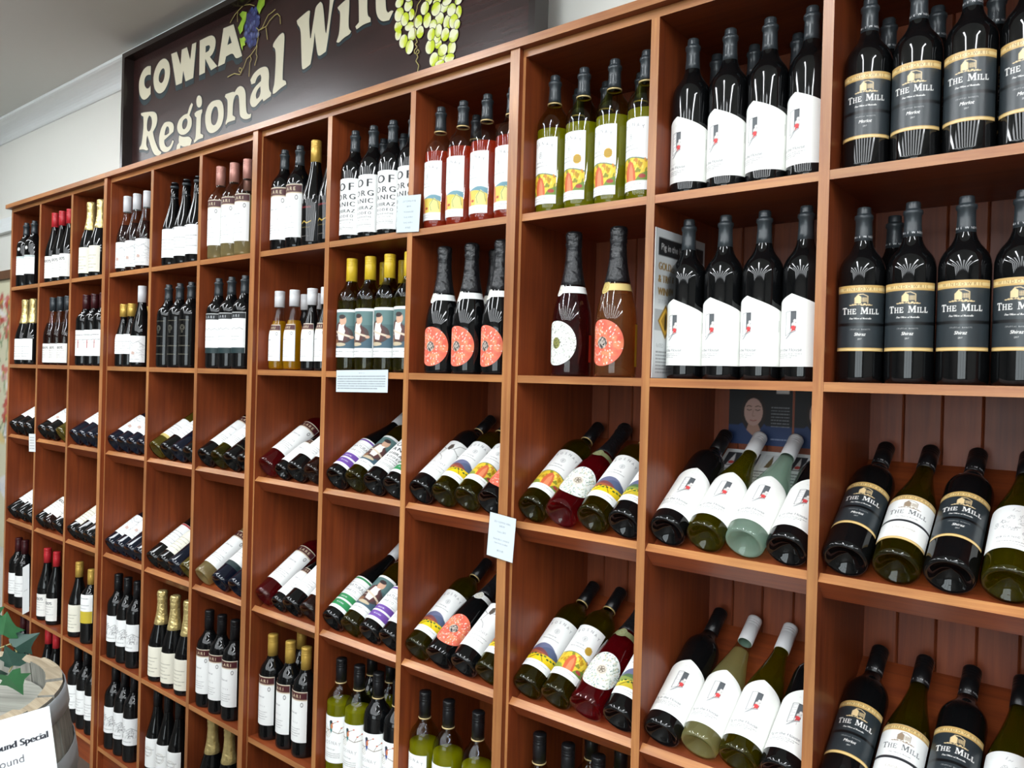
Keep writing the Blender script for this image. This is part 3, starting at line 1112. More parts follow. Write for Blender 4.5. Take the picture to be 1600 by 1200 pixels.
K('branch_t', 'black bottle, white branch label', 'bord', 309, 36.2, B, 0, 0, 'stelvin', 'cap_black', [('branch', 34)], 'gold')
K('ros_rose', 'pink rose bottle, painted label', 'bord', 297, 36.2, 'thin_clear', 'rose', .62, 'ring', 'cap_dark', [('rose', 20)], 'gold')
CH = 'sparkling_wine_bottle'
K('ch_red', 'black sparkling bottle, red round label', 'champ', 303, 42, B, 0, 0, 'foil', 'foil_black', [('c_red', 17), ('b_white', 166, 1, 'neck_band')], None, CH)
K('chred_t', 'black sparkling bottle, red round label', 'champ', 309, 37.8, B, 0, 0, 'foil', 'foil_black', [('c_red', 22, .92), ('b_white', 166, 1, 'neck_band')], None, CH)
K('ch_dots', 'plum sparkling bottle, speckled white label', 'champ', 303, 42, 'thin_clear', 'plum', .62, 'foil', 'foil_black', [('c_dots', 22), ('b_white', 166, 1, 'neck_band'), ('back_red', 30, 1, 'back_label')], None, CH)
K('ch_gold', 'golden sparkling bottle, red round label', 'champ', 303, 42, 'thin_clear', 'pinkgold', .62, 'foil', 'foil_black', [('c_red', 22), ('b_gold', 166, 1, 'neck_band'), ('back_yellow', 22, 1, 'back_label')], None, CH)
K('chleaf_t', 'pink sparkling bottle, pale round label', 'champ', 309, 37.8, 'thin_clear', 'cherry', .7, 'foil', 'foil_black', [('c_leaf', 30, .92), ('b_olive', 166, 1, 'neck_band')], None, CH)
K('eye', 'black bottle, eye-chart letter label', 'bord', 297, 36.2, B, 0, 0, 'ring', 'cap_dark', [('eye', 16, .98)])
K('eye_t', 'black bottle, eye-chart letter label', 'bord', 309, 36.2, B, 0, 0, 'stelvin', 'cap_black', [('eye', 34, .92)])
K('paint', 'yellow-capped bottle, painted portrait label', 'bord', 300, 36.2, 'thin_olive', 'white', .62, 'stelvin', 'cap_yellow', [('paint', 37, .98)])
K('paint_t', 'dark bottle, painted portrait label', 'bord', 309, 36.2, 'thin_olive', 'white', .76, 'stelvin', 'cap_white', [('paint', 32, .98)])
K('natp_t', 'bottle with purple striped white label', 'burg', 309, 36.2, B, 0, 0, 'stelvin', 'cap_white', [('nat_p', 24, .96)])
K('natg_t', 'bottle with green striped white label', 'burg', 309, 36.2, B, 0, 0, 'stelvin', 'cap_white', [('nat_g', 24, .96)])
K('bird_o', 'olive bottle, branch and bird label', 'bord', 302, 36.2, 'thin_leaf', 'lime', .63, 'stelvin', 'cap_black', [('bird_g', 38)], 'gold')
K('bird_b', 'black bottle, branch and bird label', 'bord', 302, 36.2, B, 0, 0, 'stelvin', 'cap_black', [('bird_b', 38)], 'gold')
K('mar_dark', 'black bottle, maroon-topped white label', 'bord', 298, 36.2, B, 0, 0, 'ring', 'cap_dark', [('mar2', 32)])
K('gold_slim', 'black gold-capped bottle, dark label', 'burg', 300, 36.2, B, 0, 0, 'stelvin', 'cap_gold', [('slim', 14)])
K('half_amber', 'small amber white-capped bottle', 'half', 230, 28.5, 'thin_clear', 'amber', .62, 'stelvin', 'cap_white', [('half', 26, .7)])
K('half_dark', 'small black white-capped bottle', 'half', 230, 28.5, B, 0, 0, 'stelvin', 'cap_white', [('half', 26, .7)])
K('half_t', 'small dark bottle, maroon-topped label', 'half', 230, 28.5, B, 0, 0, 'stelvin', 'cap_maroon', [('half', 26, .7)])
K('half_gold', 'small black gold-capped bottle', 'half', 230, 28.5, B, 0, 0, 'stelvin', 'cap_gold', [('white', 46, .78)])
K('mar_gold', 'black gold-capped bottle, maroon-topped label', 'bord', 296, 36.2, B, 0, 0, 'stelvin', 'cap_gold', [('mar', 44, .93)])
K('mar_black', 'black black-capped bottle, maroon-topped label', 'bord', 298, 36.2, B, 0, 0, 'stelvin', 'cap_black', [('mar', 44, .93)])
K('mar_clear', 'clear copper-capped bottle, maroon-topped label', 'bord', 298, 36.2, 'thin_clear', 'straw', .62, 'stelvin', 'cap_copper', [('mar', 44, .95)])
K('marclear_t', 'clear bottle, maroon-topped label', 'bord', 309, 36.2, 'thin_clear', 'straw', .76, 'stelvin', 'cap_copper', [('mar', 40, .95)])
K('marrose_t', 'dark rose bottle, maroon-topped label', 'bord', 309, 36.2, 'thin_clear', 'cherry', .76, 'stelvin', 'cap_maroon', [('mar2', 52, .9)])
K('mardark_t', 'black bottle, maroon-topped label', 'bord', 309, 36.2, B, 0, 0, 'stelvin', 'cap_black', [('mar', 44, .93)])
K('marblk_t', 'black bottle, maroon-topped label', 'bord', 309, 36.2, B, 0, 0, 'stelvin', 'cap_black', [('mar', 48, .9)])
K('marolive_t', 'olive bottle, maroon-topped label', 'bord', 309, 36.2, 'thin_olive', 'white', .76, 'stelvin', 'cap_black', [('mar', 48, .9)])
K('rose_t', 'clear blush bottle, white label', 'bord', 309, 36.2, 'thin_clear', 'brown', .76, 'stelvin', 'cap_dark', [('white', 40)])
K('script', 'black bottle, black-banded script label', 'bord', 286, 36.2, B, 0, 0, 'ring', 'cap_dark', [('script', 48)])
K('script_t', 'blue-black bottle, black-banded script label', 'bord', 309, 36.2, 'black_glass_blue', 0, 0, 'stelvin', 'cap_black', [('script', 52)])
K('etched', 'black bottle, gold etched lettering', 'bord', 284, 36.2, B, 0, 0, 'ring', 'cap_dark', [('etched', 20)])
K('etched_t', 'black bottle, gold etched lettering', 'bord', 309, 36.2, B, 0, 0, 'stelvin', 'cap_black', [('etched', 20)])
K('darkglass_t', 'plain blue-black bottle', 'bord', 309, 36.2, 'black_glass_blue', 0, 0, 'stelvin', 'cap_black', [('white', 96)])
K('burg_white', 'black burgundy bottle, tall white label', 'burg', 288, 36.2, B, 0, 0, 'ring', 'cap_dark', [('whitewide', 28, 1.0)])
K('burg_round', 'black burgundy bottle, ringed white label', 'burg', 300, 36.2, B, 0, 0, 'stelvin', 'cap_black', [('round', 40)])
K('sketch_rose', 'brown white-capped bottle, sketch label', 'burg', 284, 36.2, 'thin_clear', 'brown', .62, 'stelvin', 'cap_white', [('sketch', 16)])
K('sketch_burg', 'black white-capped bottle, sketch label', 'burg', 290, 36.2, B, 0, 0, 'stelvin', 'cap_white', [('sketch', 16)])
K('ndos_red', 'red-capped black bottle, bold-word label', 'burg', 296, 36.2, B, 0, 0, 'stelvin', 'cap_red', [('ndos', 18)])
K('ndos_rose', 'brown rose bottle, bold-word label', 'burg', 284, 36.2, 'thin_clear', 'brown', .62, 'stelvin', 'cap_dark', [('ndos', 10, .85)])
K('ndos_t', 'black bottle, bold-word cream label', 'burg', 309, 36.2, B, 0, 0, 'stelvin', 'cap_red', [('ndos', 36)])
K('ndosrose_t', 'blush bottle, bold-word cream label', 'burg', 309, 36.2, 'thin_clear', 'brown', .7, 'stelvin', 'cap_dark', [('ndos', 36)])
K('spark_white', 'gold-foil sparkling bottle, white label', 'champ', 290, 41, B, 0, 0, 'foil', 'foil_gold', [('white', 20)], None, CH)
K('spark_cream', 'gold-foil sparkling bottle, cream label', 'champ', 302, 41, B, 0, 0, 'foil', 'foil_gold', [('cream', 18)], None, CH)
K('emblem', 'black bottle, white label, shoulder seal', 'bord', 288, 36.2, B, 0, 0, 'ring', 'cap_dark', [('emblem', 52)])
K('redmark', 'black bottle, white label with red mark', 'bord', 280, 36.2, B, 0, 0, 'stelvin', 'cap_maroon', [('redmark', 38)])
K('plain', 'black bottle, plain white label', 'bord', 296, 36.2, B, 0, 0, 'stelvin', 'cap_black', [('white', 58)])
K('plain_t', 'black bottle, plain white label', 'bord', 309, 36.2, B, 0, 0, 'stelvin', 'cap_maroon', [('redtop', 56)])
K('plainwide_t', 'blue-black bottle, wide white label', 'bord', 309, 36.2, 'black_glass_blue', 0, 0, 'stelvin', 'cap_black', [('whitewide', 66)])
K('straw_t', 'pale bottle, white label', 'bord', 309, 36.2, 'thin_olive', 'straw', .76, 'stelvin', 'cap_white', [('amber', 44)])
K('cream_t', 'dark bottle, cream label', 'burg', 309, 36.2, B, 0, 0, 'stelvin', 'cap_gold', [('cream', 36)])
K('cream_gold', 'gold-capped bottle, tall cream label', 'burg', 290, 36.2, B, 0, 0, 'stelvin', 'cap_gold', [('cream', 22, 1.05)])
K('gold_block', 'black gold-capped bottle, gold-block label', 'bord', 280, 36.2, B, 0, 0, 'stelvin', 'cap_gold', [('goldblock', 80)])
K('maroon_cap', 'maroon-capped black bottle, white label', 'bord', 292, 36.2, B, 0, 0, 'stelvin', 'cap_maroon', [('white', 50)])
K('tree', 'black bottle, inked landscape label', 'bord', 302, 36.2, B, 0, 0, 'stelvin', 'cap_black', [('tree', 62)])
K('sketch_t', 'dark bottle, pale sketch label', 'burg', 309, 36.2, B, 0, 0, 'stelvin', 'cap_white', [('sketch', 44)])
K('sketchb_t', 'blue-black bottle, pale sketch label', 'burg', 309, 36.2, 'black_glass_blue', 0, 0, 'stelvin', 'cap_white', [('sketch', 44)])

_PARTS = {}


def bottle_parts(key):
    """meshes of one kind, built once and shared: (part name, mesh, turns with the label?)"""
    if key in _PARTS:
        return _PARTS[key]
    k = KIND[key]
    h, R = k['h'], k['R']
    prof = SHAPES[k['shape']](h, R)
    parts = []
    mb = MB()
    mb.lathe([(r / 1000, z / 1000) for r, z in prof], k['body'], 30)
    parts.append(('glass_body', mb.mesh('glass_body'), None))
    if k['wine']:
        zt = h * k['fill']
        inner = [(max(0, r - 1.6) if r > 0 else 0, z + (2.5 if z < 30 and r < R - 2 else 1.5)) for r, z in prof if z < zt]
        rt = max(4, float(r_at(prof, zt)) - 1.6)
        inner += [(rt, zt), (0, zt)]
        mb = MB()
        mb.lathe([(r / 1000, z / 1000) for r, z in inner], 'wine_' + k['wine'], 30)
        parts.append(('wine', mb.mesh('wine'), None))
    for n, me in cap_meshes(k['cap'], k['capm'], h, prof):
        parts.append((n, me, None))
    if k['line'] == 'gold':
        mb = MB()
        z = h * .795
        mb.lathe([(.0135, (z - 1.8) / 1000), (.0154, (z - 1.6) / 1000), (.0154, (z + 1.0) / 1000), (.0146, (z + 1.2) / 1000)], 'line_gold', 24)
        parts.append(('neck_ring', mb.mesh('neck_ring'), None))
    if k['line'] == 'txt':
        r = 14.7 if k['cap'] == 'stelvin' else 13.75
        mb = MB()
        wd = 'WINDOWRIE * WINDOWRIE *'
        z0 = h * (.822 if k['cap'] == 'ring' else .812)
        for i, ch in enumerate(wd):
            V, T, w = tri_text(ch) if ch != ' ' else (np.zeros((0, 2)), [], 0)
            for t in T:
                q = []
                for j in t:
                    a = (i * 4.0 + V[j, 0] * 4.6) / r
                    q.append(((r + .15) * math.sin(a) / 1000, -(r + .15) * math.cos(a) / 1000, (z0 + V[j, 1] * 4.6) / 1000))
                mb.poly(q, 'cap_white')
        parts.append(('neck_lettering', mb.mesh('neck_lettering'), 0))
    for L in k['labels']:
        d, z0 = L[0], L[1]
        sc = L[2] if len(L) > 2 else 1.0
        nm = L[3] if len(L) > 3 else 'front_label'
        me = label_mesh(nm, d, prof, z0, sc, .2)
        parts.append((nm, me, {'front_label': 0.0, 'neck_band': -0.25, 'back_label': 2.35}[nm]))
    if key == 'emblem':
        c = Canvas(16, 16, 'd8d8d4', 2)
        c.ring(0, 8, 6, 1.2, '55555a')
        DES['seal'] = lambda: (c, 'circle', 1.5)
        parts.append(('shoulder_seal', label_mesh('shoulder_seal', 'seal', prof, 158), 0.1))
    _PARTS[key] = parts
    return parts


ORD = ['first', 'second', 'third', 'fourth', 'fifth', 'sixth', 'seventh', 'eighth', 'ninth', 'tenth', 'eleventh', 'twelfth']
ROWN = {1: 'top row', 2: 'second row', 3: 'upper sloping row', 4: 'lower sloping row', 5: 'fifth row', 6: 'bottom row'}
TILT = math.radians(33.5)


def place_bottle(key, pos, tilt, turn, label, group):
    k = KIND[key]
    root = thing(k['name'], label, 'sparkling wine' if k['name'] == CH else 'wine bottle', pos, group)
    if tilt:
        root.rotation_euler = (-(math.pi / 2 - TILT), 0, 0)
    cap = None
    for nm, me, tr in bottle_parts(key):
        o = bpy.data.objects.new(nm, me)
        COL.objects.link(o)
        o.parent = cap if cap and nm in ('neck_ring', 'neck_lettering') else root
        if nm in ('capsule', 'screw_cap'):
            cap = o
        if tr is not None:
            o.rotation_euler = (0, 0, turn + tr)
    return root


# ------------------------------------------------------------------ the room
RX0, RX1, RY0 = -3.2, 7.2, -6.2


def struct(name, mb):
    return tag(mb.ob(name), kind='structure')


mb = MB(); mb.box(RX0, RX1, RY0, WALL_Y, -.05, 0, 'floor'); struct('floor', mb)
mb = MB(); mb.box(RX0, RX1, RY0, WALL_Y + .1, CEIL, CEIL + .05, 'ceiling'); struct('ceiling', mb)
mb = MB(); mb.box(RX0, RX1, WALL_Y, WALL_Y + .1, 0, CEIL, 'wall'); struct('wall_back', mb)
mb = MB(); mb.box(RX0 - .1, RX0, RY0, WALL_Y + .1, 0, CEIL, 'wall_shop'); struct('wall_left', mb)
mb = MB(); mb.box(RX1, RX1 + .1, RY0, WALL_Y + .1, 0, CEIL, 'wall_shop'); struct('wall_right', mb)
# shop front behind the camera, with a glazed window
GX0, GX1, GZ0, GZ1 = 2.6, 6.4, .35, 2.35
mb = MB()
mb.box(RX0, GX0, RY0 - .1, RY0, 0, CEIL, 'wall_shop'); mb.box(GX1, RX1, RY0 - .1, RY0, 0, CEIL, 'wall_shop')
mb.box(GX0, GX1, RY0 - .1, RY0, 0, GZ0, 'wall_shop'); mb.box(GX0, GX1, RY0 - .1, RY0, GZ1, CEIL, 'wall_shop')
struct('wall_front', mb)
mb = MB()
for i in range(4):
    xm = GX0 + (GX1 - GX0) * i / 3
    mb.box(xm - .04, xm + .04, RY0 - .09, RY0 - .01, GZ0, GZ1, 'wall')
mb.box(GX0, GX1, RY0 - .09, RY0 - .01, GZ0, GZ0 + .05, 'wall'); mb.box(GX0, GX1, RY0 - .09, RY0 - .01, GZ1 - .05, GZ1, 'wall')
wf = struct('window_1', mb)
for i in range(3):
    a = GX0 + (GX1 - GX0) * i / 3 + .04; b = GX0 + (GX1 - GX0) * (i + 1) / 3 - .04
    mb = MB(); mb.poly([(a, RY0 - .05, GZ0 + .05), (a, RY0 - .05, GZ1 - .05), (b, RY0 - .05, GZ1 - .05), (b, RY0 - .05, GZ0 + .05)], 'shop_glass')
    mb.ob('pane', wf)
# coved cornice along the back wall
mb = MB()
cove = [(WALL_Y, 2.768), (WALL_Y - .008, 2.768), (WALL_Y - .012, 2.775)]
for t in np.linspace(0, 1, 9):
    a = t * math.pi / 2
    cove.append((WALL_Y - .012 - .078 * (1 - math.cos(a)), 2.775 + .058 * math.sin(a)))
cove += [(WALL_Y - .098, 2.837), (WALL_Y - .098, CEIL), (WALL_Y, CEIL)]
mb.prism(cove[::-1], RX0, RX1, 'cornice')
struct('trim_1', mb)
mb = MB()
mb.prism([(WALL_Y, 2.25), (WALL_Y, 2.335), (WALL_Y - .014, 2.335), (WALL_Y - .014, 2.30), (WALL_Y - .022, 2.295), (WALL_Y - .022, 2.28), (WALL_Y - .03, 2.275), (WALL_Y - .03, 2.25)], RX0, -.03, 'cornice')
struct('trim_2', mb)

# ceiling battens: the lamps that light the shop
def lamp_mat(name, strength):
    m, nt, out = new_mat(name)
    e = nt.nodes.new('ShaderNodeEmission')
    e.inputs[0].default_value = (0.93, 0.97, 1.0, 1)
    e.inputs[1].default_value = strength
    nt.links.new(e.outputs[0], out.inputs[0])
    return m


M['lamp'] = lamp_mat('lamp_diffuser', LAMP_STRENGTH)
M['lamp_body'] = pbr('lamp_housing', 'e8e8e8', 0.4)
ORDN = ['first', 'second', 'third', 'fourth', 'fifth', 'sixth', 'seventh', 'eighth', 'ninth']


M['lamp_wide'] = lamp_mat('lamp_diffuser_wide', LAMP_STRENGTH * .26)
M['lamp_dim'] = lamp_mat('lamp_diffuser_dim', LAMP_STRENGTH * .45)  # reduced emission for the two battens along the cornice


def batten(x, y, turn, label, lamp='lamp', wd=.07):
    t = thing('ceiling_light', label, 'ceiling light', (x, y, CEIL), 'fluorescent battens on the ceiling')
    t.rotation_euler = (0, 0, turn)
    mb = MB(); mb.box(-wd - .015, wd + .015, -.64, .64, -.035, 0, 'lamp_body'); mb.ob('housing', t)
    mb = MB()
    a = np.linspace(math.pi, 2 * math.pi, 9)
    P = np.array([[(wd * math.cos(q), v, -.035 + .04 * math.sin(q)) for q in a] for v in (-.61, .61)])
    mb.grid(P[:, ::-1], lamp, True)
    mb.poly([tuple(p) for p in P[0]], lamp); mb.poly([tuple(p) for p in P[1][::-1]], lamp)
    mb.ob('diffuser', t)


ROWL = ['row nearest the wine rack', 'second row from the rack', 'third row from the rack', 'row furthest from the rack']
for j, yc in enumerate((-1.45, -2.75, -4.05, -5.35)):
    xs = (.35, 1.75, 3.15, 4.55, 5.95) if j == 0 else (.35, 1.05, 1.75, 2.45, 3.15, 3.85, 4.55, 5.25, 5.95)
    for i, xc in enumerate(xs):
        batten(xc, yc, 0, f'white fluorescent batten on the ceiling, {ORDN[i]} from left in the {ROWL[j]}', 'lamp' if j == 0 else 'lamp_wide', .07 if j == 0 else .15)
batten(-.95, -.68, math.pi / 2, 'white batten running along the rack near the cornice, left one', 'lamp_dim')
batten(.35, -.68, math.pi / 2, 'white batten running along the rack near the cornice, right one', 'lamp_dim')

# ------------------------------------------------------------------ the wine rack: four bays of three columns
CW, TH, PIT, X0 = .297, .0172, .9598, -.0197
SH = {1: 1.852, 2: 1.510, 5: .444, 6: .110}
ST = .0155
TOP_U = 2.184
LIPZ = {3: 1.1995, 4: .8236}
BACK = .295
BAYS = ['leftmost bay', 'second bay from the left', 'third bay from the left', 'rightmost bay']
NEXT = ['ending at the bare wall', 'under the sign lettering', 'under the green grapes', 'nearest the camera']
for m_ in range(4):
    t = thing('wine_rack', f'reddish timber wine rack, {BAYS[m_]}, {NEXT[m_]}', 'wine rack', (X0 + m_ * PIT, 0, 0))
    wid = 3 * CW + 4 * TH

    def up(name, x0, x1, mat='panel_z', z0=0.0, z1=TOP_U):
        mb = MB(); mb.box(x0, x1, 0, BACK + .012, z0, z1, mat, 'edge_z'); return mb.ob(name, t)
    up('side_panel', 0, TH)
    up('side_panel', wid - TH, wid)
    for k in (1, 2):
        up('divider', k * (CW + TH), k * (CW + TH) + TH)
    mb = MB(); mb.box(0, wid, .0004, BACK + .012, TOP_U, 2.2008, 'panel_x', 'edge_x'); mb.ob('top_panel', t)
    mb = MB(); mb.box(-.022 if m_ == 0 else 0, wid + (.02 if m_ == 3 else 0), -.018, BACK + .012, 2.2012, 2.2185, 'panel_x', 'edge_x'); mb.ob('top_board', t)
    mb = MB(); mb.box(TH, wid - TH, .02, .035, 0, SH[6] - ST, 'panel_x'); mb.ob('plinth', t)
    nb = 15
    bw = wid / nb
    for i in range(nb):
        a, b = i * bw + .0003, (i + 1) * bw - .0003
        mb = MB()
        z0, z1, y0, y1 = .02, TOP_U, BACK, BACK + .011
        pr = [(a, y0 + .003), (a + .0025, y0), (b - .0025, y0), (b, y0 + .003), (b, y1), (a, y1)]
        n = len(pr)
        for q in range(n):
            (ax, ay), (bx, by) = pr[q], pr[(q + 1) % n]
            mb.poly([(ax, ay, z0), (bx, by, z0), (bx, by, z1), (ax, ay, z1)], 'board')
        mb.poly([(x, y, z1) for x, y in pr], 'board')
        mb.poly([(x, y, z0) for x, y in pr[::-1]], 'board')
        mb.ob('back_board', t)
    for k in range(3):
        a = TH + k * (CW + TH)
        b = a + CW
        for r, z in SH.items():
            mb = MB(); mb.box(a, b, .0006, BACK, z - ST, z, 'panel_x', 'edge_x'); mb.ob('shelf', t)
        for r, lz in LIPZ.items():
            # sloping shelf rising to the back boards, closed in front by a lip board
            ya, yb = .024, .2945
            za = lz - .0118
            zb = za + (yb - ya) * math.tan(TILT)
            th = .011
            nx, nz = math.sin(TILT) * th, -math.cos(TILT) * th
            mb = MB()
            mb.prism([(ya, za), (ya + nx, za + nz), (yb, zb + (nz - nx * math.tan(TILT))), (yb, zb)], a, b, 'panel_x')
            mb.ob('sloped_shelf', t)
            mb = MB()
            s = .7071
            p0 = (.0125, lz)
            p1 = (.0005, lz - .012)
            L = .046
            p2 = (p1[0] + L * s, p1[1] - L * s)
            p3 = (p0[0] + L * s, p0[1] - L * s)
            mb.prism([p0, p1, p2, p3], a, b, 'panel_x', {0: 'edge_x'})  # lip's upward edge gets the lighter colour, standing in for light from above
            mb.ob('shelf_lip', t)
    if m_:
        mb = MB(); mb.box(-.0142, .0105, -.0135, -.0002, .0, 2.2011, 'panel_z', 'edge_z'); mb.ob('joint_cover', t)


def cell_x(c):
    m_, k = divmod(c - 1, 3)
    return X0 + m_ * PIT + TH + k * (CW + TH)


# ------------------------------------------------------------------ the bottles: (column, row, front or behind, [(kind, mm from the left side of its compartment)])
TABLE = [
(1,1,'f',[('emblem',38),('emblem',128)]),
(1,2,'f',[('spark_white',44),('spark_white',132)]),
(2,1,'f',[('ndos_red',38),('ndos_red',111),('ndos_red',185)]),
(2,2,'f',[('ndos_rose',38),('ndos_rose',111),('ndos_rose',185)]),
(3,1,'f',[('spark_cream',58),('spark_cream',147)]),
(3,2,'f',[('redmark',43),('redmark',117),('redmark',191)]),
(4,1,'f',[('sketch_rose',38),('sketch_rose',112),('sketch_rose',189)]),
(4,2,'f',[('half_gold',31),('half_gold',91),('sketch_burg',167)]),
(4,2,'b',[('half_gold',31)]),
(5,1,'f',[('burg_white',64),('burg_white',143),('burg_white',217)]),
(5,2,'f',[('etched',42),('etched',117),('etched',191)]),
(6,1,'f',[('mar_clear',38),('mar_clear',116),('mar_clear',190)]),
(6,1,'b',[('mar_clear',50)]),
(6,2,'f',[('script',43),('script',117),('script',191)]),
(1,3,'f',[('plain_t',37),('plain_t',112),('plain_t',199)]),
(2,3,'f',[('sketch_t',37),('plain_t',117),('straw_t',219)]),
(3,3,'f',[('plainwide_t',37),('plainwide_t',111),('plainwide_t',184),('plainwide_t',258)]),
(4,3,'f',[('sketchb_t',37),('sketchb_t',111),('sketchb_t',184),('sketchb_t',258)]),
(5,3,'f',[('straw_t',37),('plain_t',111),('darkglass_t',184),('plain_t',258)]),
(6,3,'f',[('marblk_t',37),('marolive_t',111),('etched_t',184),('etched_t',258)]),
(1,4,'f',[('plain_t',37),('plain_t',137),('plain_t',225)]),
(2,4,'f',[('ndos_t',37),('ndosrose_t',111),('ndos_t',210)]),
(3,4,'f',[('cream_t',37),('plain_t',111),('plain_t',184),('plain_t',258)]),
(4,4,'f',[('sketchb_t',37),('sketchb_t',111),('darkglass_t',186),('darkglass_t',260)]),
(5,4,'f',[('plain_t',37),('cream_t',111),('darkglass_t',184),('straw_t',258)]),
(6,4,'f',[('marclear_t',37),('script_t',137),('darkglass_t',228)]),
(1,5,'f',[('maroon_cap',38),('maroon_cap',111)]),
(2,5,'f',[('ndos_red',42),('ndos_red',136)]),
(3,5,'f',[('cream_gold',38),('gold_block',149)]),
(3,5,'b',[('cream_gold',38)]),
(4,5,'f',[('tree',41),('tree',115),('tree',189)]),
(5,5,'f',[('spark_cream',44),('spark_cream',132),('spark_cream',219)]),
(6,5,'f',[('mar_black',38),('mar_black',111),('mar_black',185)]),
(1,6,'f',[('maroon_cap',118),('maroon_cap',191)]),
(2,6,'f',[('ndos_red',74),('ndos_red',152)]),
(3,6,'f',[('plain',47),('plain',129),('plain',203)]),
(4,6,'f',[('tree',38),('tree',112),('tree',185)]),
(5,6,'f',[('burg_round',38),('burg_round',111),('burg_round',185)]),
(6,6,'f',[('spark_cream',68),('spark_cream',164),('spark_cream',252)]),
(7,1,'f',[('mar_dark',38),('mar_dark',111),('gold_slim',185),('gold_slim',259)]),
(7,2,'f',[('half_amber',31),('half_amber',103),('half_dark',185),('half_dark',246)]),
(7,2,'b',[('half_dark',31),('half_dark',91)]),
(7,3,'f',[('marrose_t',37),('half_t',104),('mardark_t',177),('rose_t',251)]),
(7,4,'f',[('marrose_t',37),('half_t',104),('mardark_t',173),('rose_t',251)]),
(7,5,'f',[('mar_gold',42),('mar_gold',127),('mar_gold',201)]),
(7,5,'b',[('mar_gold',56)]),
(8,1,'f',[('eye',38),('eye',111),('eye',185),('eye',259)]),
(8,1,'b',[('eye',49),('eye',129)]),
(8,2,'f',[('paint',38),('paint',112),('paint',186),('paint',259)]),
(8,2,'b',[('paint',67),('paint',141)]),
(8,3,'f',[('natp_t',37),('paint_t',111),('eye_t',184),('natg_t',258)]),
(8,4,'f',[('natg_t',37),('paint_t',111),('natp_t',184),('eye_t',258)]),
(8,5,'f',[('bird_o',38),('bird_o',111),('bird_b',185),('bird_b',259)]),
(8,5,'b',[('bird_b',58),('bird_o',133)]),
(9,1,'f',[('ros_rose',38),('ros_rose',111),('ros_rose',185),('ros_rose',259)]),
(9,1,'b',[('ros_rose',72)]),
(9,2,'f',[('ch_red',63),('ch_red',150),('ch_red',240)]),
(9,2,'b',[('ch_red',147)]),
(9,3,'f',[('branch_t',37),('hills_t',110),('vine_t',183),('chred_t',258)]),
(9,4,'f',[('hills_t',37),('chred_t',112),('branch_t',187),('hills_t',260)]),
(9,5,'f',[('ros_hills',38),('ros_hills',116),('ros_hills',208)]),
(10,1,'f',[('ros_vine',38),('ros_vine_m',112),('ros_vine_m',186),('ros_vine',259)]),
(10,1,'b',[('ros_vine',38),('ros_vine',111),('ros_vine',196)]),
(10,2,'f',[('ch_dots',98),('ch_gold',206)]),
(10,3,'f',[('vine_t',37),('chleaf_t',112),('hills_t',187),('fields_t',260)]),
(10,4,'f',[('hills_t',37),('vinem_t',110),('chleaf_t',185),('fields_t',260)]),
(10,5,'f',[('ros_hills',45),('ros_hills',119),('ros_hills',193)]),
(10,5,'b',[('ros_hills',119),('ros_hills',193)]),
(11,1,'f',[('pig',38),('pig',112),('pig',186),('pig',259)]),
(11,1,'b',[('pig',46),('pig',122),('pig',205)]),
(11,2,'f',[('pig',38),('pig',112),('pig',186),('pig',259)]),
(11,3,'f',[('pig_t',37),('pigolive_t',111),('piggreen_t',184),('pig_t',258)]),
(11,4,'f',[('pig_t',37),('pigstraw_t',111),('pigolive_t',184),('pig_t',258)]),
(12,1,'f',[('mill_mer',38),('mill_mer',111),('mill_mer',185),('mill_mer',259)]),
(12,1,'b',[('mill_mer',46),('mill_mer',121),('mill_mer',205)]),
(12,2,'f',[('mill_shz',38),('mill_shz',111),('mill_shz',185),('mill_shz',259)]),
(12,2,'b',[('mill_shz',65)]),
(12,3,'f',[('millmer_t',37),('millwht_t',111),('millshz_t',184),('doodle_t',258)]),
(12,4,'f',[('millmer_t',37),('millwht_t',112),('millmer_t',185),('doodle_t',259)]),
]


def y_front(c):
    return .042 if c <= 6 else .048 if c <= 9 else .055 if c == 10 else .064


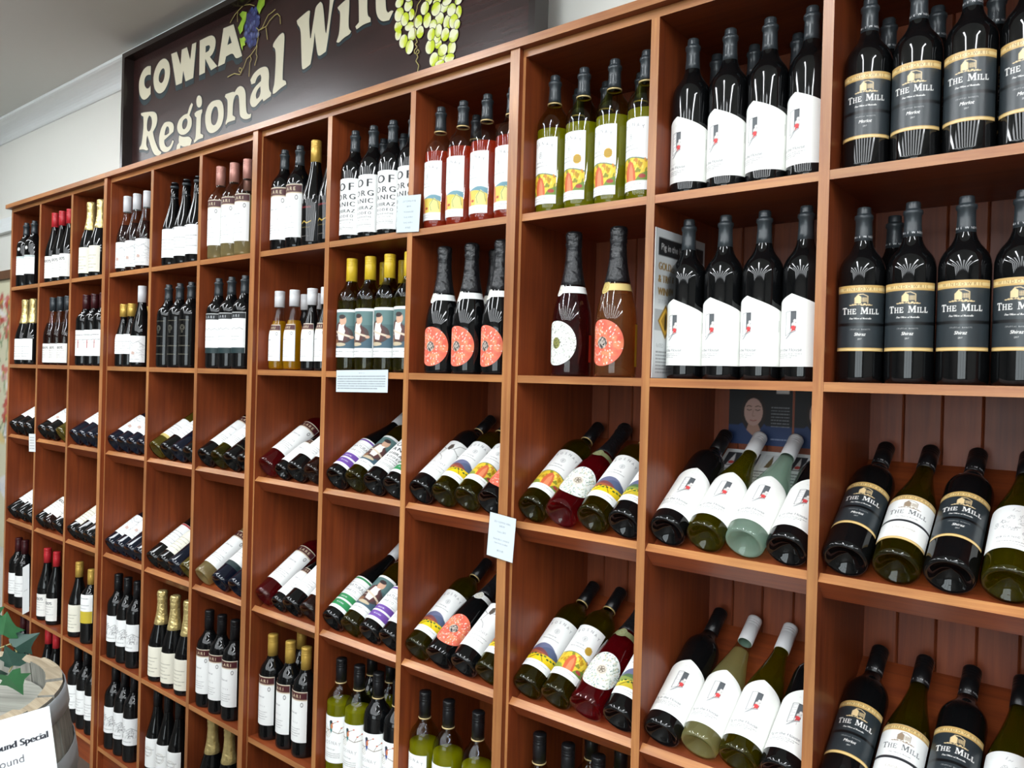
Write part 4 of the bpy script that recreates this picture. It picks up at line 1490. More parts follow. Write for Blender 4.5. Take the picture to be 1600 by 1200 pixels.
REL = {12: -6, 11: -38, 10: -50, 9: -47, 8: -43, 7: -53}
for c, r, lay, items in TABLE:
    xl = cell_x(c)
    n = len(items)
    looks = [KIND[k]['look'] for k, _ in items]
    for i, (key, mm) in enumerate(items):
        kd = KIND[key]
        if (c, r, lay) == (11, 2, 'f'):
            mm = 40.4 + i * 72.8
        R = kd['R'] / 1000
        x = xl + mm / 1000
        tilt = r in (3, 4)
        if tilt:
            lz = LIPZ[r]
            y0 = .033
            z0 = lz - .0118 + (y0 - .024) * math.tan(TILT) + .0012
            pos = (x, y0 - math.sin(TILT) * R, z0 + math.cos(TILT) * R)
            rel = Vector((CAM_C[0] - x, CAM_C[1] - .08, CAM_C[2] - pos[2] - .1))
            loc = Matrix.Rotation(math.pi / 2 - TILT, 3, 'X') @ rel
            phi = math.atan2(loc.x, -loc.y)
            turn = phi * (.35 if c >= 11 else .45)
        else:
            y = y_front(c) + (.09 if lay == 'b' else 0)
            if kd['R'] > 38 and lay == 'f':
                y = max(y, .046)
            pos = (x, y, SH[r] + .0003)
            phi = math.atan2(CAM_C[0] - x, y - CAM_C[1])
            rel = -45 if key in ('ch_red', 'ch_dots', 'ch_gold') else REL.get(c, -54)
            turn = phi + math.radians(rel) if c <= 11 else phi + math.radians(rel + random.uniform(-3, 3))
            if key == 'ch_dots':
                turn -= .15
            turn += math.radians(random.uniform(-7, 7) if c <= 11 else 0)
        same = looks.count(kd['look'])
        where = f'{ROWN[r]}, {ORD[c - 1]} column from left'
        if n == 1:
            pl = 'behind the front ones' if lay == 'b' else 'alone'
        else:
            pl = ('leftmost' if i == 0 else 'rightmost' if i == n - 1 else ORD[i] + ' from left') + (' behind' if lay == 'b' else '')
        lab = f'{kd["look"]}, {pl}, {where}'
        grp = f'{kd["look"]}: {ROWN[r]}, {ORD[c - 1]} column'
        cnt = sum(1 for C2, R2, l2, it2 in TABLE if (C2, R2) == (c, r) for k2, _ in it2 if KIND[k2]['look'] == kd['look'])
        place_bottle(key, pos, tilt, turn, lab, grp if cnt > 1 else None)

# ------------------------------------------------------------------ painted sign standing on the rack
SIGN_LETTERS=[([(168,516),(139,522),(109,517),(86,501),(71,476),(70,447),(78,419),(97,398),(120,388),(146,390),(172,402),(170,436),(157,429),(140,429),(122,442),(115,458),(117,475),(131,485),(150,485),(169,480)],None),([(271,522),(238,519),(209,500),(192,471),(194,437),(207,411),(232,392),(257,386),(286,392),(310,412),(325,441),(326,469),(314,497),(292,515)],[(273,484),(254,482),(241,468),(235,453),(238,438),(254,427),(268,427),(280,439),(285,456),(284,473)]),([(331,525),(374,523),(406,465),(412,522),(451,522),(477,468),(489,524),(519,524),(503,393),(447,392),(427,438),(419,392),(375,392)],None),([(544,524),(621,525),(647,512),(657,492),(651,467),(636,451),(618,445),(671,398),(628,393),(586,446),(586,394),(546,393)],[(587,492),(612,491),(618,481),(610,469),(587,468)]),([(706,527),(772,524),(832,397),(793,395),(772,423),(728,420),(720,397),(676,396)],[(748,491),(735,459),(763,461)]),([(93,338),(117,338),(205,325),(228,308),(234,285),(224,261),(199,243),(211,212),(246,164),(272,150),(269,143),(244,139),(217,148),(193,173),(165,220),(153,237),(147,226),(146,197),(165,179),(153,175),(122,186),(87,190),(89,198),(107,207),(120,280),(115,321),(97,329)],[(166,316),(153,307),(147,282),(150,258),(166,249),(182,256),(191,280),(185,304)]),([(314,263),(289,263),(264,244),(251,215),(251,186),(265,161),(291,146),(323,142),(351,152),(370,177),(359,182),(344,165),(322,160),(303,168),(293,185),(294,194),(363,214),(368,231),(358,249),(336,259)],[(312,245),(300,235),(294,213),(307,211),(329,215),(331,229),(324,241)]),([(439,265),(404,253),(390,231),(397,208),(419,192),(452,187),(484,195),(501,213),(500,238),(482,256),(506,291),(497,300),(482,290),(468,265)],[(452,250),(434,244),(428,227),(436,211),(451,208),(465,217),(471,234),(464,246)]),([(410,192),(438,180),(485,175),(504,158),(496,141),(470,121),(423,120),(389,135),(392,156),(408,164),(405,178)],[(421,151),(446,141),(478,141),(458,131),(416,133)]),([(571,290),(569,299),(564,308),(557,314),(549,317),(541,317),(535,314),(531,307),(530,298),(532,289),(536,280),(543,274),(551,271),(559,271),(566,275),(570,281)],None),([(519,255),(533,261),(573,261),(575,250),(565,240),(566,171),(586,162),(584,152),(550,152),(522,143),(520,152),(532,162),(534,237),(522,245)],None),([(671,275),(639,276),(612,264),(596,237),(597,207),(608,179),(628,162),(655,157),(688,163),(711,177),(723,204),(721,236),(710,259),(693,271)],[(659,255),(643,243),(636,221),(640,196),(654,185),(670,185),(683,200),(687,222),(678,248)]),([(727,275),(732,283),(782,282),(790,278),(807,291),(827,293),(847,283),(861,262),(863,222),(869,190),(882,181),(899,181),(895,168),(873,166),(848,172),(827,187),(823,224),(819,256),(808,267),(793,265),(781,244),(781,198),(799,188),(797,178),(750,179),(738,171),(736,181),(747,197),(747,257),(736,268)],None),([(977,327),(943,329),(906,318),(888,300),(895,283),(917,283),(929,302),(947,306),(954,296),(952,282),(915,269),(894,248),(887,224),(899,204),(921,199),(945,211),(964,219),(970,209),(1012,218),(1015,228),(1002,240),(998,265),(1000,293),(993,316)],[(949,265),(931,255),(922,239),(929,225),(945,229),(953,245)]),([(1071,417),(1051,413),(1019,394),(1018,383),(1032,373),(1037,340),(1033,258),(1023,235),(1024,223),(1036,222),(1068,233),(1099,239),(1096,251),(1078,258),(1077,282),(1083,395),(1080,411)],None),([(1148,436),(1160,440),(1209,453),(1218,448),(1216,436),(1214,413),(1222,359),(1226,360),(1242,431),(1247,454),(1270,463),(1281,455),(1288,429),(1299,359),(1304,354),(1314,404),(1319,466),(1305,480),(1338,488),(1350,478),(1337,450),(1325,401),(1314,334),(1305,297),(1274,290),(1262,297),(1248,358),(1245,373),(1241,335),(1229,280),(1226,274),(1191,266),(1182,273),(1177,332),(1171,403),(1151,424)],None),([(1357,420),(1371,426),(1400,434),(1410,436),(1414,428),(1411,343),(1425,329),(1420,322),(1391,318),(1367,308),(1356,314),(1369,337),(1372,402),(1360,414)],None),([(1408,467),(1407,475),(1402,482),(1396,488),(1389,492),(1382,492),(1377,490),(1373,485),(1372,478),(1373,470),(1378,463),(1384,457),(1391,453),(1398,453),(1404,455),(1407,460)],None),([(1444,440),(1482,450),(1495,443),(1512,456),(1552,456),(1574,434),(1580,351),(1590,340),(1604,343),(1613,339),(1596,317),(1567,320),(1547,336),(1536,360),(1533,430),(1518,438),(1496,425),(1498,357),(1514,346),(1514,334),(1482,335),(1451,328),(1445,338),(1461,347),(1457,426)],None)]
SIGN_GRAPES=[(1639,355,17,14),(1676,337,17,17),(1664,301,16,19),(1639,321,19,20),(1690,307,12,16),(1682,276,18,12),(1637,289,17,17),(1637,265,13,17),(1660,239,17,19),(1686,216,16,20),(1695,250,18,18),(1718,280,16,18),(1727,248,14,17),(1758,326,14,12),(1790,316,15,10),(1828,305,17,11),(1871,295,13,11),(1743,310,16,18),(1787,296,18,19),(1818,293,16,15),(1846,277,16,17),(1872,264,11,17),(1753,274,15,21),(1777,255,14,14),(1800,264,17,19),(1868,232,11,13),(1855,244,16,19),(1833,248,17,20),(1799,233,13,18),(1771,230,15,17),(1794,213,14,12),(1825,216,15,18),(1856,206,17,19),(1799,196,13,12),(1768,197,18,20),(1849,173,16,18),(1817,175,18,16),(1807,142,17,8),(1784,158,17,19),(1814,157,15,14),(1842,148,18,12),(1644,378,18,16),(1680,364,18,17),(1712,361,18,17),(1750,352,17,18),(1786,339,17,16),(1822,331,16,18),(1854,323,16,17),(1661,398,18,16),(1760,375,17,18),(1797,362,16,18),(1832,355,16,18)]
SIGN_BLUE=[(870,549),(915,536),(931,494),(929,449),(911,417),(883,406),(863,429),(845,466),(840,501),(858,532)]
SIGN_LEAVES=[[(812,548),(831,554),(858,543),(853,515),(840,501),(835,484),(819,475),(804,503),(814,511),(829,529)],[(816,463),(829,459),(845,461),(859,446),(850,443),(853,430),(837,428),(838,413),(827,431)],[(929,566),(951,575),(967,559),(965,539),(947,528),(935,515),(918,541)]]
SIGN_TENDRILS=[[(905,552),(876,565),(837,573),(811,565),(785,556),(766,544),(753,533)],[(802,562),(799,545),(801,524)],[(918,473),(937,459),(956,463),(973,483),(988,497),(1009,500),(1029,505)],[(944,459),(980,462),(998,476),(1027,486),(1042,487),(1057,474),(1061,447)],[(977,459),(981,442),(988,414)],[(934,461),(931,430),(921,404),(891,386),(865,378),(850,356),(825,332),(789,344),(762,343),(745,341)],[(835,337),(818,345),(821,357),(834,352),(832,338)],[(927,410),(922,382),(929,371),(915,343)],[(884,386),(894,371),(885,358),(882,312)],[(1730,339),(1714,326),(1713,316),(1706,300),(1701,279),(1710,238),(1718,222),(1709,218),(1718,208),(1707,202),(1707,194),(1719,187),(1727,193),(1721,201),(1713,193),(1722,180),(1714,170),(1726,155),(1722,138)]]
SXL, SXR, SZB, SZT = .59, 2.75, 2.2187, 2.81
SYP = .23
M['sign_panel'] = wood('sign_panel_stain', '2a1917', '3d2422', 'x', rough=0.27, spec=0.55, scale=.6)
M['sign_frame'] = pbr('sign_frame_paint', '2c2422', 0.22, spec=0.55)
M['sign_cream'] = pbr('cream_paint', 'd9d2b8', 0.35, noise=.03)
M['sign_outline'] = pbr('dark_outline_paint', '17110f', 0.35)
M['sign_teal'] = pbr('teal_shadow_paint', '26363c', 0.3)
sg = thing('shop_sign', 'large dark stained wooden sign with cream lettering on top of the rack', 'sign', (SXL, SYP, SZB))
mb = MB(); mb.box(.018, SXR - SXL - .018, 0, .012, .004, SZT - SZB - .018, 'sign_panel'); mb.ob('panel', sg)
W_, H_ = SXR - SXL, SZT - SZB
for x0, x1, z0, z1 in ((0, .02, 0, H_), (W_ - .02, W_, 0, H_), (.02, W_ - .02, H_ - .02, H_), (.02, W_ - .02, 0, .012)):
    mb = MB(); mb.box(x0, x1, -.04, .014, z0, z1, 'sign_frame'); mb.ob('frame_rail', sg)


def tess(outer, holes):
    from mathutils.geometry import tessellate_polygon
    loops = [[Vector((p[0], p[1], 0)) for p in outer]] + [[Vector((p[0], p[1], 0)) for p in hh] for hh in holes]
    allp = [p for l in loops for p in l]
    return allp, tessellate_polygon(loops)


def smooth_loop(pts, n=1):
    """corner-cutting once to round hand painted letter shapes, keeping sharp corners"""
    for _ in range(n):
        q = []
        k = len(pts)
        for i in range(k):
            a, b, c = pts[i - 1], pts[i], pts[(i + 1) % k]
            v1 = Vector((b[0] - a[0], b[1] - a[1])); v2 = Vector((c[0] - b[0], c[1] - b[1]))
            if v1.length < 1e-6 or v2.length < 1e-6 or v1.angle(v2) > 1.0:
                q.append(b)
            else:
                q.append((b[0] + (a[0] - b[0]) * .22, b[1] + (a[1] - b[1]) * .22))
                q.append((b[0] + (c[0] - b[0]) * .22, b[1] + (c[1] - b[1]) * .22))
        pts = q
    return pts


def flat_letter(name, outer, hole, mat, y, parent, grow=0.0, dx=0.0, dz=0.0):
    o = smooth_loop(outer, 2)
    hs = [smooth_loop(hole, 2)] if hole else []
    if grow:
        def off(pts, g):
            res = []
            area = sum(pts[i - 1][0] * pts[i][1] - pts[i][0] * pts[i - 1][1] for i in range(len(pts)))
            sgn = 1 if area > 0 else -1
            for i in range(len(pts)):
                a, c = pts[i - 1], pts[(i + 1) % len(pts)]
                d = Vector((c[0] - a[0], c[1] - a[1]))
                d = d.normalized() if d.length else Vector((1, 0))
                res.append((pts[i][0] + d.y * g * sgn, pts[i][1] - d.x * g * sgn))
            return res
        o = off(o, grow)
        hs = [off(q, -grow * .6) for q in hs]
    P, T = tess(o, hs)
    mb = MB()
    b = [((p.x + dx) / 1000, y, (p.y + dz) / 1000) for p in P]
    for tr in T:
        q = [b[i] for i in tr]
        n = (Vector(q[1]) - Vector(q[0])).cross(Vector(q[2]) - Vector(q[0]))
        mb.poly(q if n.y < 0 else q[::-1], mat)
    ob = mb.ob(name, parent)
    return ob


for i, (o, hole) in enumerate(SIGN_LETTERS):
    le = flat_letter('letter', o, hole, 'sign_cream', -.0012, sg)
    flat_letter('letter_shadow', o, hole, 'sign_teal', -.0004, le, 3, 1.5, -20 if i < 5 else -9)
    flat_letter('letter_outline', o, hole, 'sign_outline', -.0008, le, 4)


def painted(name, shapes, y, parent):
    """painted fruit and leaves: fan triangles with their own painted colours (centre, rim)"""
    mb = MB()
    cols = []
    for k, (pts, c0, c1, ctr) in enumerate(shapes):
        b = len(mb.v)
        yy = y - k * .00003
        mb.v.append((ctr[0] / 1000, yy, ctr[1] / 1000)); cols.append(lin(c0))
        for j, p in enumerate(pts):
            mb.v.append((p[0] / 1000, yy, p[1] / 1000)); cols.append(lin(c1[j % len(c1)] if isinstance(c1, list) else c1))
        n = len(pts)
        ar = sum(pts[i - 1][0] * pts[i][1] - pts[i][0] * pts[i - 1][1] for i in range(n))
        for j in range(n):
            f = (b, b + 1 + j, b + 1 + (j + 1) % n)
            mb.f.append(f if ar > 0 else f[::-1])
            mb.mi.append(mb._m('print_paint')); mb.sm.append(False)
    me = mb.mesh(name)
    paint(me, np.array(cols))
    o = bpy.data.objects.new(name, me)
    COL.objects.link(o)
    o.parent = parent
    return o


rr = random.Random(31)
for cx, cz, rx, rz in SIGN_GRAPES:
    el = [(cx + rx * math.cos(a), cz + rz * math.sin(a)) for a in np.linspace(0, 2 * math.pi, 18, endpoint=False)]
    lo = rr.uniform(0, 6.3)
    rim = [('c6da1c' if math.cos(a - lo) > .1 else 'f6f6d8') for a in np.linspace(0, 2 * math.pi, 18, endpoint=False)]
    painted('painted_green_grape', [([(cx + (p[0] - cx) * 1.12, cz + (p[1] - cz) * 1.1) for p in el], '3a2a20', '33241c', (cx, cz)), (el, rr.choice(['eef29a', 'e2ec4c', 'f6f6c8', 'dbe62e']), rim, (cx + rx * .25 * math.cos(lo), cz + rz * .25 * math.sin(lo)))], -.0016 - rr.random() * .0012, sg)
bx = [p[0] for p in SIGN_BLUE]; bz = [p[1] for p in SIGN_BLUE]
sh = []


def inside(x, z, poly):
    r = False
    for i in range(len(poly)):
        (ax, az), (cx, cz) = poly[i - 1], poly[i]
        if (az > z) != (cz > z) and x < (cx - ax) * (z - az) / (cz - az) + ax:
            r = not r
    return r


bc = (sum(bx) / len(bx), sum(bz) / len(bz))
sh.append((SIGN_BLUE, '2a2c4a', '23253f', bc))
while len(sh) < 60:
    x, z = rr.uniform(min(bx), max(bx)), rr.uniform(min(bz), max(bz))
    if inside(x, z, SIGN_BLUE):
        rx, rz = rr.uniform(8, 13), rr.uniform(9, 14)
        el = [(x + rx * math.cos(a), z + rz * math.sin(a)) for a in np.linspace(0, 2 * math.pi, 12, endpoint=False)]
        sh.append((el, rr.choice(['4a5a96', '5f6ca4', '4c4a86', '7a86b4', '3f4a80']), rr.choice(['2e3462', '363a6c', '2a2a50']), (x + 3, z + 4)))
painted('painted_blue_grapes', sh, -.0014, sg)['kind'] = 'stuff'
for L in SIGN_LEAVES:
    c_ = (sum(p[0] for p in L) / len(L), sum(p[1] for p in L) / len(L))
    painted('painted_leaf', [(L, 'a4c83a', ['7fae2c', '8fbc34', 'b4d04a'], c_)], -.0034, sg)
M['tendril'] = pbr('tendril_paint', 'a89c5a', 0.4)
for td in SIGN_TENDRILS:
    mb = MB()
    for (ax, az), (bx_, bz_) in zip(td, td[1:]):
        d = math.hypot(bx_ - ax, bz_ - az) or 1
        nx, nz = -(bz_ - az) / d * 1.5, (bx_ - ax) / d * 1.5
        mb.poly([((ax - nx) / 1000, -.0036, (az - nz) / 1000), ((bx_ - nx) / 1000, -.0036, (bz_ - nz) / 1000), ((bx_ + nx) / 1000, -.0036, (bz_ + nz) / 1000), ((ax + nx) / 1000, -.0036, (az + nz) / 1000)], 'tendril')
    mb.ob('painted_tendril', sg)

# ------------------------------------------------------------------ cards and leaflets on the rack
M['sleeve'] = glass_thin('plastic_sleeve', 'eef2f4')


def card(name, label, cv, step, corners, y, cat='card', group=None, sleeve=0.0):
    """flat card hung on the rack front: corners TL TR BR BL as (x, z) on plane y (front)"""
    tl, tr_, br, bl = [np.array([q[0], y, q[1]]) for q in corners]
    t = thing(name, label, cat, tuple(bl), group)
    me = sheet_mesh('printed_card', cv, step, (0, 0, 0), br - bl, tl - bl, .0008)
    o = bpy.data.objects.new('printed_card', me); COL.objects.link(o); o.parent = t
    if sleeve:
        ex, ey = br - bl, tl - bl
        sx, sy = ex / np.linalg.norm(ex) * sleeve, ey / np.linalg.norm(ey) * sleeve
        mb = MB()
        q = [-sx - sy, ex + sx - sy, ex + ey + sx + sy, ey - sx + sy]
        n = np.array([0, -.0014, 0])
        mb.poly([p + n for p in q], 'sleeve')
        mb.ob('clear_sleeve', t)
    return t


c = Canvas(74, 92, 'f3f6f8', 3)
for i, (s, z) in enumerate((('2017 COWRA WINE', 5.2), ('SHOW', 5.2), ('', 0), ('Rosnay 2013', 4.6), ('', 0), ('Rosnay Block Unwooded', 4.4), ('Chardonnay Semillon', 4.4), ('', 0), ('BRONZE', 4.6))):
    if s:
        c.text(s, 0, 74 - i * 8.0 + (4 if i > 2 else 0), z * .8, '8b9096', sx=.92)
card('show_award_card', 'white printed card in a clear sleeve hung over the lower shelf beside the joint', c, .9, [(2.8263, 1.2155), (2.898, 1.2085), (2.8905, 1.1165), (2.8195, 1.1225)], -.0165, sleeve=.003)
c = Canvas(76, 90, 'eef2f3', 3)
for i, s in enumerate(('2017 COWRA WINE', 'SHOW', 'Windowrie 2013', 'Sauvignon Blanc', 'Sauvignon Blanc', 'BRONZE')):
    c.text(s, 0, 74 - i * 13, 3.9, '8b9096', sx=.9)
card('show_award_card', 'white printed card on the top shelf edge beside the eye-chart bottles', c, 1.1, [(2.4966, 1.9372), (2.5723, 1.9324), (2.5697, 1.8447), (2.4924, 1.8497)], -.002, sleeve=.003)
c = Canvas(197, 55, 'f1f4f6', 2.5)
c.text('*** *** ***', 0, 45, 3.5, '77777c')
for i in range(6):
    c.fine(-94, 90 - 30 * (i == 5), 38 - i * 6, 2.4, '5a6068', i, .7)
card('shelf_notice', 'wide white notice with small print below the yellow-capped bottles', c, 1.2, [(2.2795, 1.5125), (2.4762, 1.5125), (2.4762, 1.4605), (2.2795, 1.4565)], -.002, 'notice', sleeve=.002)
c = Canvas(70, 72, 'eceeee', 2)
for i in range(5):
    c.fine(-26, 24, 56 - i * 11, 3, '8a8a8e', i)
card('shelf_tag', 'small white tag on the divider at the upper sloping row, far left', c, 2, [(.245, 1.2155), (.3148, 1.2167), (.3193, 1.1445), (.251, 1.1405)], -.002, 'tag')
c = Canvas(72, 190, 'e9ebea', 1.5)
c.fine(-20, 20, 90, 3, 'd0d0d0', 1)
card('shelf_tag', 'tall blank white card hiding part of the maroon-capped bottles, far left', c, 4, [(.2124, .640), (.2851, .652), (.2931, .4698), (.2217, .440)], -.002, 'card')

# award leaflet standing along the left side of its compartment
c = Canvas(205, 282, 'd6dadb', 2.5)
c.rect(-90, 232, 96, 266, '26282a')
c.text('Pig in the House', -80, 243, 13, 'd8d8d8', 'l')
for i, s in enumerate(('GOLD MEDAL', '& TROPHY', 'WINNER')):
    c.text(s, -88, 205 - i * 24, 15, '9a7a3a', 'l', bold=1.2, sx=.86)
c.text('2017 Organic Wine Show', -86, 142, 7, 'a0a4a6', 'l')
c.rect(-98, 60 + 30, -20, 130, 'a8acae')
c.poly([(-86, 108), (-56, 140), (-26, 108), (-56, 74)], '8a6a1e')
c.poly([(-80, 108), (-56, 134), (-32, 108), (-56, 81)], 'd2a63a')
c.poly([(-74, 108), (-56, 127), (-38, 108), (-56, 88)], 'a07c26')
c.rect(-59, 92, -53, 116, '2a2210'); c.poly([(-59, 116), (-56, 124), (-53, 116)], '2a2210')
c.text('RATED', -90, 58, 7, '9a9ea0', 'l')
for i in range(7):
    c.fine(-90, 80, 48 - i * 6.4, 2.6, '8a8e92', i + 2)
p0 = np.array([cell_x(11) + .0006, .004, 1.5112])
t = thing('award_leaflet', 'grey gold-medal leaflet standing against the left side behind the gabled bottles', 'leaflet', tuple(p0))
me = sheet_mesh('printed_sheet', c, 1.6, (0, 0, 0), (.004, .2045, 0), (.0005, 0, .282), .0012)
o = bpy.data.objects.new('printed_sheet', me); COL.objects.link(o); o.parent = t

# dark posters on the back boards and white sheets on the sloping shelf, eleventh column
X11 = cell_x(11)


def face_poster(seed):
    c = Canvas(134, 145, '1d1f22', 2)
    c.rect(-67, 0, 67, 40, '23375f')
    c.poly([(-60, 0), (-58, 30), (-40, 44), (10, 44), (24, 30), (30, 0)], '23375f')
    c.ell(-14, 66, 27, 40, '2a211f')
    c.poly([(-24, 44), (-4, 44), (2, 30), (-14, 18), (-28, 30)], 'a37f70')
    c.ell(-14, 68, 20, 29, 'b5948a')
    c.poly([(-36, 78), (-30, 104), (-14, 108), (4, 104), (8, 76), (2, 94), (-14, 99), (-30, 94)], '241c1a')
    for s in (-1, 1):
        c.line([(-14 + s * 4, 73), (-14 + s * 9, 71), (-14 + s * 14, 73)], 1.6, '3a2a26')
        c.line([(-14 + s * 4, 79), (-14 + s * 10, 81), (-14 + s * 15, 79)], 1.6, '4a3630')
    c.line([(-14, 72), (-16, 60), (-11, 59)], 1.2, '8f6e64')
    c.line([(-21, 51), (-14, 49), (-7, 51)], 2.0, '9a5a54')
    for i in range(7):
        c.fine(24, 62, 78 - i * 6.5, 2, 'a4a8b0', i)
    c.fine(24, 60, 12, 2.4, 'b4c4e4', 3)
    c.rect(34, 108, 60, 120, 'c4c4c4')
    c.fine(-50, 20, 122, 6, '4a4c50', 2)
    return c


def sheet_art(seed):
    c = Canvas(134, 200, 'eaeeef', 2)
    rr2 = random.Random(seed)
    for x in (-46, -6, 34):
        c.rect(x - 14, 158, x + 16, 192, '3a3c40' if x < 0 else 'd6dadb')
        c.poly([(x - 6, 160), (x + 8, 160), (x + 6, 176), (x + 2, 190), (x - 2, 176)], '6a5a3c' if x > 0 else 'd4d4d2')
        if x == -46:
            c.ell(x + 2, 166, 6, 4, 'c2443e')
    for i in range(20):
        c.fine(-60, -4, 148 - i * 7, 2.6, '5a6068', i + seed)
        c.fine(4, 60, 148 - i * 7, 2.6, '5a6068', i + seed + 40)
    return c


for j, (xa, wd, lab) in enumerate(((.033, .134, 'left'), (.172, .118, 'right'))):
    p0 = np.array([X11 + xa, BACK - .0008, 1.3785])
    t = thing('dark_poster', f'dark portrait leaflet against the back boards above white sheets, {lab} one', 'poster', tuple(p0))
    me = sheet_mesh('printed_sheet', face_poster(j), 1.4, (0, 0, 0), (wd, 0, 0), (0, 0, .145), .0006)
    o = bpy.data.objects.new('printed_sheet', me); COL.objects.link(o); o.parent = t
    ct, st_ = math.cos(TILT), math.sin(TILT)
    lz = LIPZ[3]
    y1, L = .2925, .262
    z1 = lz - .0118 + (y1 - .024) * math.tan(TILT) + .0006
    p0 = np.array([X11 + xa, y1 - L * ct, z1 - L * st_])
    t = thing('printed_leaflet', f'white illustrated leaflet lying under the gabled bottles on the sloping shelf, {lab} one', 'leaflet', tuple(p0))
    me = sheet_mesh('printed_sheet', sheet_art(j + 3), 1.5, (0, 0, 0), (wd, 0, 0), (0, L * ct, L * st_), .0005)
    o = bpy.data.objects.new('printed_sheet', me); COL.objects.link(o); o.parent = t

# ------------------------------------------------------------------ floral wall print beyond the left end of the rack
c = Canvas(900, 1500, 'd9d5b8', .25)
rr = random.Random(2)
for i in range(120):
    x, y = rr.uniform(-450, 450), rr.uniform(700, 1400)
    for k in range(5):
        a = k * 1.257 + rr.random()
        c.ell(x + 26 * math.cos(a), y + 26 * math.sin(a), 24, 16, rr.choice(['b8443c', 'c9605a', 'd9a0a0', 'e8e4e0']), .9, a)
    c.ell(x, y, 12, 12, 'd8b84a')
    c.line([(x, y), (x + rr.uniform(-90, 90), y - rr.uniform(60, 160))], 9, '6f8a5a')
for i in range(60):
    x, y = rr.uniform(-450, 450), rr.uniform(60, 800)
    c.ell(x, y, rr.uniform(30, 80), rr.uniform(20, 60), rr.choice(['e6e6e6', 'c9ccd4', '7f8aa0', 'd8c080', 'f0f0ee', '4f8aa8']), .9, rr.uniform(-1, 1))
    c.line([(x, y), (x + rr.uniform(-60, 60), y + rr.uniform(-90, 90))], 8, '3f4a5a')
t = thing('floral_wall_print', 'tall cream floral print with a brown top rail on the wall left of the rack', 'picture', (-1.75, WALL_Y - .02, .5))
me = sheet_mesh('printed_panel', c, 12, (0, 0, 0), (1.4, 0, 0), (0, 0, 1.48), .012)
o = bpy.data.objects.new('printed_panel', me); COL.objects.link(o); o.parent = t
M['rail_brown'] = pbr('brown_rail', '6a4a34', 0.5)
mb = MB(); mb.box(0, 1.4, -.03, .018, 1.481, 1.527, 'rail_brown'); mb.ob('top_rail', t)

# ------------------------------------------------------------------ weathered wine barrel
BX, BY, BZ = 2.064, -.865, .856
M['stave'] = wood('weathered_stave', '6e6e68', 'a3a198', 'z', rough=.75, spec=.2)
M['stave_end'] = wood('weathered_stave_end', '8a7c66', 'b8aa92', 'x', rough=.8, spec=.2)
M['head'] = wood('weathered_head', '72736c', 'a7a69c', 'x', rough=.75, spec=.2)
M['hoop'] = pbr('galvanised_hoop', 'a9b0b4', 0.4, metal=.25, noise=.25, nscale=12)
bar = thing('wine_barrel', 'weathered grey wooden wine barrel with galvanised hoops in front of the rack', 'barrel', (BX, BY, 0))


def br(z):
    t = (z - BZ / 2) / (BZ / 2)
    return .325 - .045 * t * t


ns = 22
rr = random.Random(12)
for i in range(ns):
    a0, a1 = (i + .02) * 2 * math.pi / ns, (i + .98) * 2 * math.pi / ns
    dz = rr.uniform(-.006, .005)
    dr = rr.uniform(-.0025, .0015)
    mb = MB()
    zs = np.linspace(0, BZ + dz, 9)
    ang = np.linspace(a0, a1, 4)
    outer = np.array([[((br(z) + dr) * math.cos(a), (br(z) + dr) * math.sin(a), z) for a in ang] for z in zs])
    inner = np.array([[((br(z) + dr - (.036 if z < BZ - .02 else .030)) * math.cos(a), (br(z) + dr - (.036 if z < BZ - .02 else .030)) * math.sin(a), z) for a in ang] for z in zs])
    mb.grid(outer, 'stave'); mb.grid(inner[:, ::-1], 'stave')
    mb.grid(np.array([outer[-1], inner[-1]]), 'stave_end', False)
    mb.grid(np.array([inner[0], outer[0]]), 'stave_end', False)
    for sd in (0, -1):
        q = np.array([outer[:, sd], inner[:, sd]])
        mb.grid(q if sd == 0 else q[::-1], 'stave', False)
    mb.ob('stave', bar)
for zc, hw in ((BZ - .03, .02), (BZ - .15, .026), (BZ - .30, .02), (.30, .02), (.155, .022), (.035, .016)):
    mb = MB()
    prof = [(br(zc - hw) + .002, zc - hw), (br(zc - hw) + .0042, zc - hw), (br(zc) + .0048, zc), (br(zc + hw) + .0042, zc + hw), (br(zc + hw) + .002, zc + hw)]
    mb.lathe(prof, 'hoop', 48)
    mb.ob('hoop', bar)
hz = BZ - .045
hr = br(hz) - .037
nb = 6
for i in range(nb):
    y0, y1 = -hr + 2 * hr * i / nb + .0012, -hr + 2 * hr * (i + 1) / nb - .0012
    top = []
    ys = np.linspace(y0, y1, 5)
    R2 = [(math.sqrt(max(0, hr * hr - y * y)), y) for y in ys]
    top = [(x, y) for x, y in R2] + [(-x, y) for x, y in R2[::-1]]
    mb = MB()
    z = hz + rr.uniform(-.002, .002)
    mb.poly([(x, y, z) for x, y in top], 'head')
    mb.poly([(x, y, z - .018) for x, y in top[::-1]], 'head')
    for k in range(len(top)):
        p, q = top[k], top[(k + 1) % len(top)]
        mb.poly([(p[0], p[1], z - .018), (q[0], q[1], z - .018), (q[0], q[1], z), (p[0], p[1], z)], 'head')
    o = mb.ob('head_plank', bar)
    o.rotation_euler = (0, 0, .55)

# paper notice leaning on the front of the barrel
nrm = Vector((.93, -.24, .34)).normalized()
pc = Vector((BX, BY, BZ)) + Vector((.97, -.25, 0)) * .296


def on_notice(u, v):
    d = Vector(ray(u, v)); C_ = Vector(CAM_C)
    return C_ + d * ((pc - C_).dot(nrm) / d.dot(nrm))


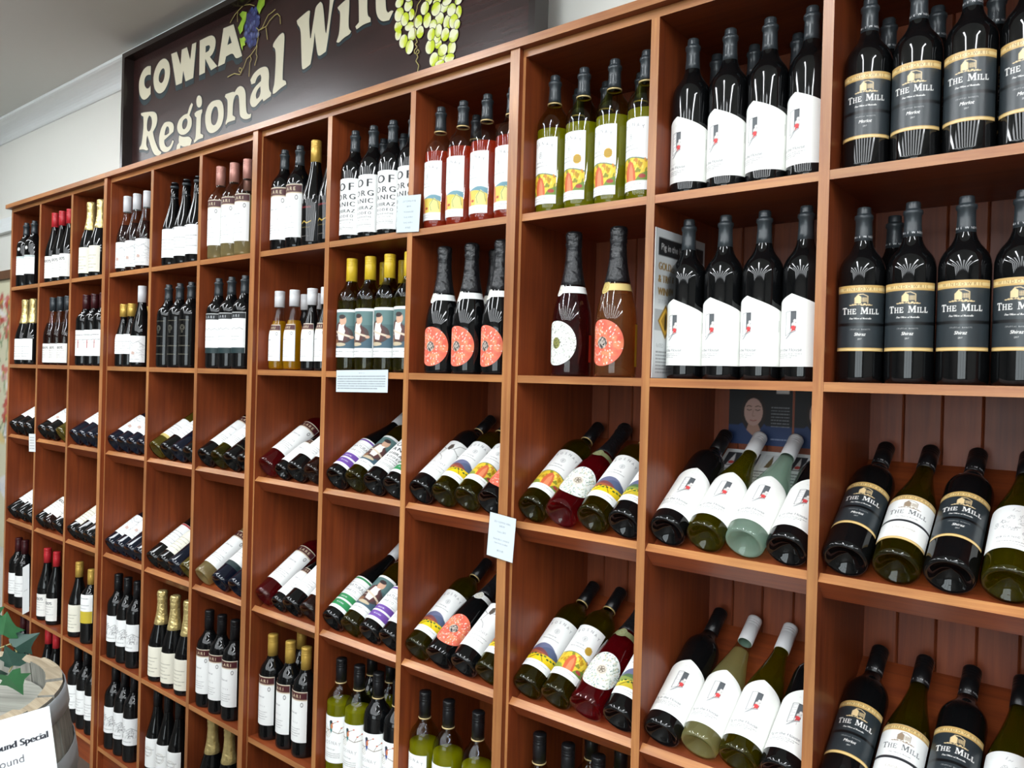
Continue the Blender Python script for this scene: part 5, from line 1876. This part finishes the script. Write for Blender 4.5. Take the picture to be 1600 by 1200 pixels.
q0, q1 = on_notice(-8, 1178), on_notice(75, 1152)
ex = (q1 - q0).normalized()
ey = nrm.cross(ex)
mmw = (q1 - q0).length * 1000
tr_ = on_notice(77, 1103)
org = tr_ - ex * .210 - ey * .297
nt_ = thing('paper_notice', 'white paper notice with black lettering leaning on the barrel front', 'notice', tuple(org))
c = Canvas(210, 297, 'eef1f4', 3)
bx0 = (q0 - org).dot(ex) * 1000 - 105
by0 = (q0 - org).dot(ey) * 1000
V, T, w = tri_text('ound Special')
k = mmw / w
P = [(bx0 + x * k, by0 + y * k) for x, y in V]
for dx in (-.9, 0, .9):
    for t3 in T:
        c.poly([(P[i][0] + dx, P[i][1]) for i in t3], '1c1e2a')
q2 = on_notice(38, 1190)
bx2, by2 = (q2 - org).dot(ex) * 1000 - 105, (q2 - org).dot(ey) * 1000
c.text('ound', bx2, by2, .84 * k, '2a2c38', 'r')
me = sheet_mesh('paper_sheet', c, .9, (0, 0, 0), tuple(ex * .210), tuple(ey * .297), .0008)
o = bpy.data.objects.new('paper_sheet', me); COL.objects.link(o); o.parent = nt_

# trailing ivy over the barrel
M['ivy'] = pbr('ivy_leaf', '356b42', 0.4, noise=.35, nscale=40)
M['ivy_dark'] = pbr('ivy_leaf_dark', '2c4a40', 0.45, noise=.35, nscale=40)
M['ivy_stem'] = pbr('ivy_stem', '8f8a5a', 0.6)
iv = thing('ivy_sprig', 'trailing sprig of green ivy leaves lying over the barrel rim', 'plant', (BX - .02, BY + .17, BZ))
IV0 = Vector(iv.location)
LEAF = [(0, 0), (.22, -.12), (.46, -.05), (.36, .16), (.62, .34), (.34, .44), (.2, .62), (0, 1.0), (-.2, .62), (-.34, .44), (-.62, .34), (-.36, .16), (-.46, -.05), (-.22, -.12)]


def cam_pt(u, v, d):
    return Vector(CAM_C + ray(u, v) * d) - IV0


def leaf(u, v, d, size, ang, tip, mat):
    c0 = cam_pt(u, v, d)
    F = Vector(CAM_R[:, 1]); Rt = Vector(CAM_R[:, 0]); Up = Vector(CAM_R[:, 2])
    ax = Rt * math.cos(ang) + Up * math.sin(ang)
    ay = (Up * math.cos(ang) - Rt * math.sin(ang)) * math.cos(tip) - F * math.sin(tip)
    n = ax.cross(ay)
    mb = MB()
    ctr = c0 + ay * size * .32 - n * 0
    pts = [c0 + ax * x * size + ay * y * size - n * abs(x) * size * .28 for x, y in LEAF]
    for i in range(len(pts)):
        mb.poly([ctr, pts[i], pts[(i + 1) % len(pts)]], mat, False)
    dn = n * -.0006
    for i in range(len(pts)):
        mb.poly([ctr + dn, pts[(i + 1) % len(pts)] + dn, pts[i] + dn], mat, False)
    return mb.ob('leaf', iv)


leaf(5, 992, 1.60, .060, -.35, .3, 'ivy')
leaf(24, 1012, 1.60, .050, -1.0, -.5, 'ivy_dark')
leaf(20, 1040, 1.57, .050, .15, .3, 'ivy_dark')
leaf(12, 1056, 1.57, .056, 3.5, -.4, 'ivy')
leaf(-10, 1046, 1.57, .060, 2.5, -.6, 'ivy_dark')
leaf(-14, 975, 1.60, .06, .4, .3, 'ivy')
leaf(-40, 1010, 1.60, .06, 1.4, .2, 'ivy')
mb = MB()
mb.tube([cam_pt(-60, 1030, 1.6), cam_pt(-20, 1019, 1.6), cam_pt(4, 1011, 1.6), cam_pt(16, 1006, 1.6), cam_pt(26, 1018, 1.6), cam_pt(22, 1036, 1.58), cam_pt(14, 1050, 1.575)], .0016, 'ivy_stem', 6)
mb.ob('stem', iv)
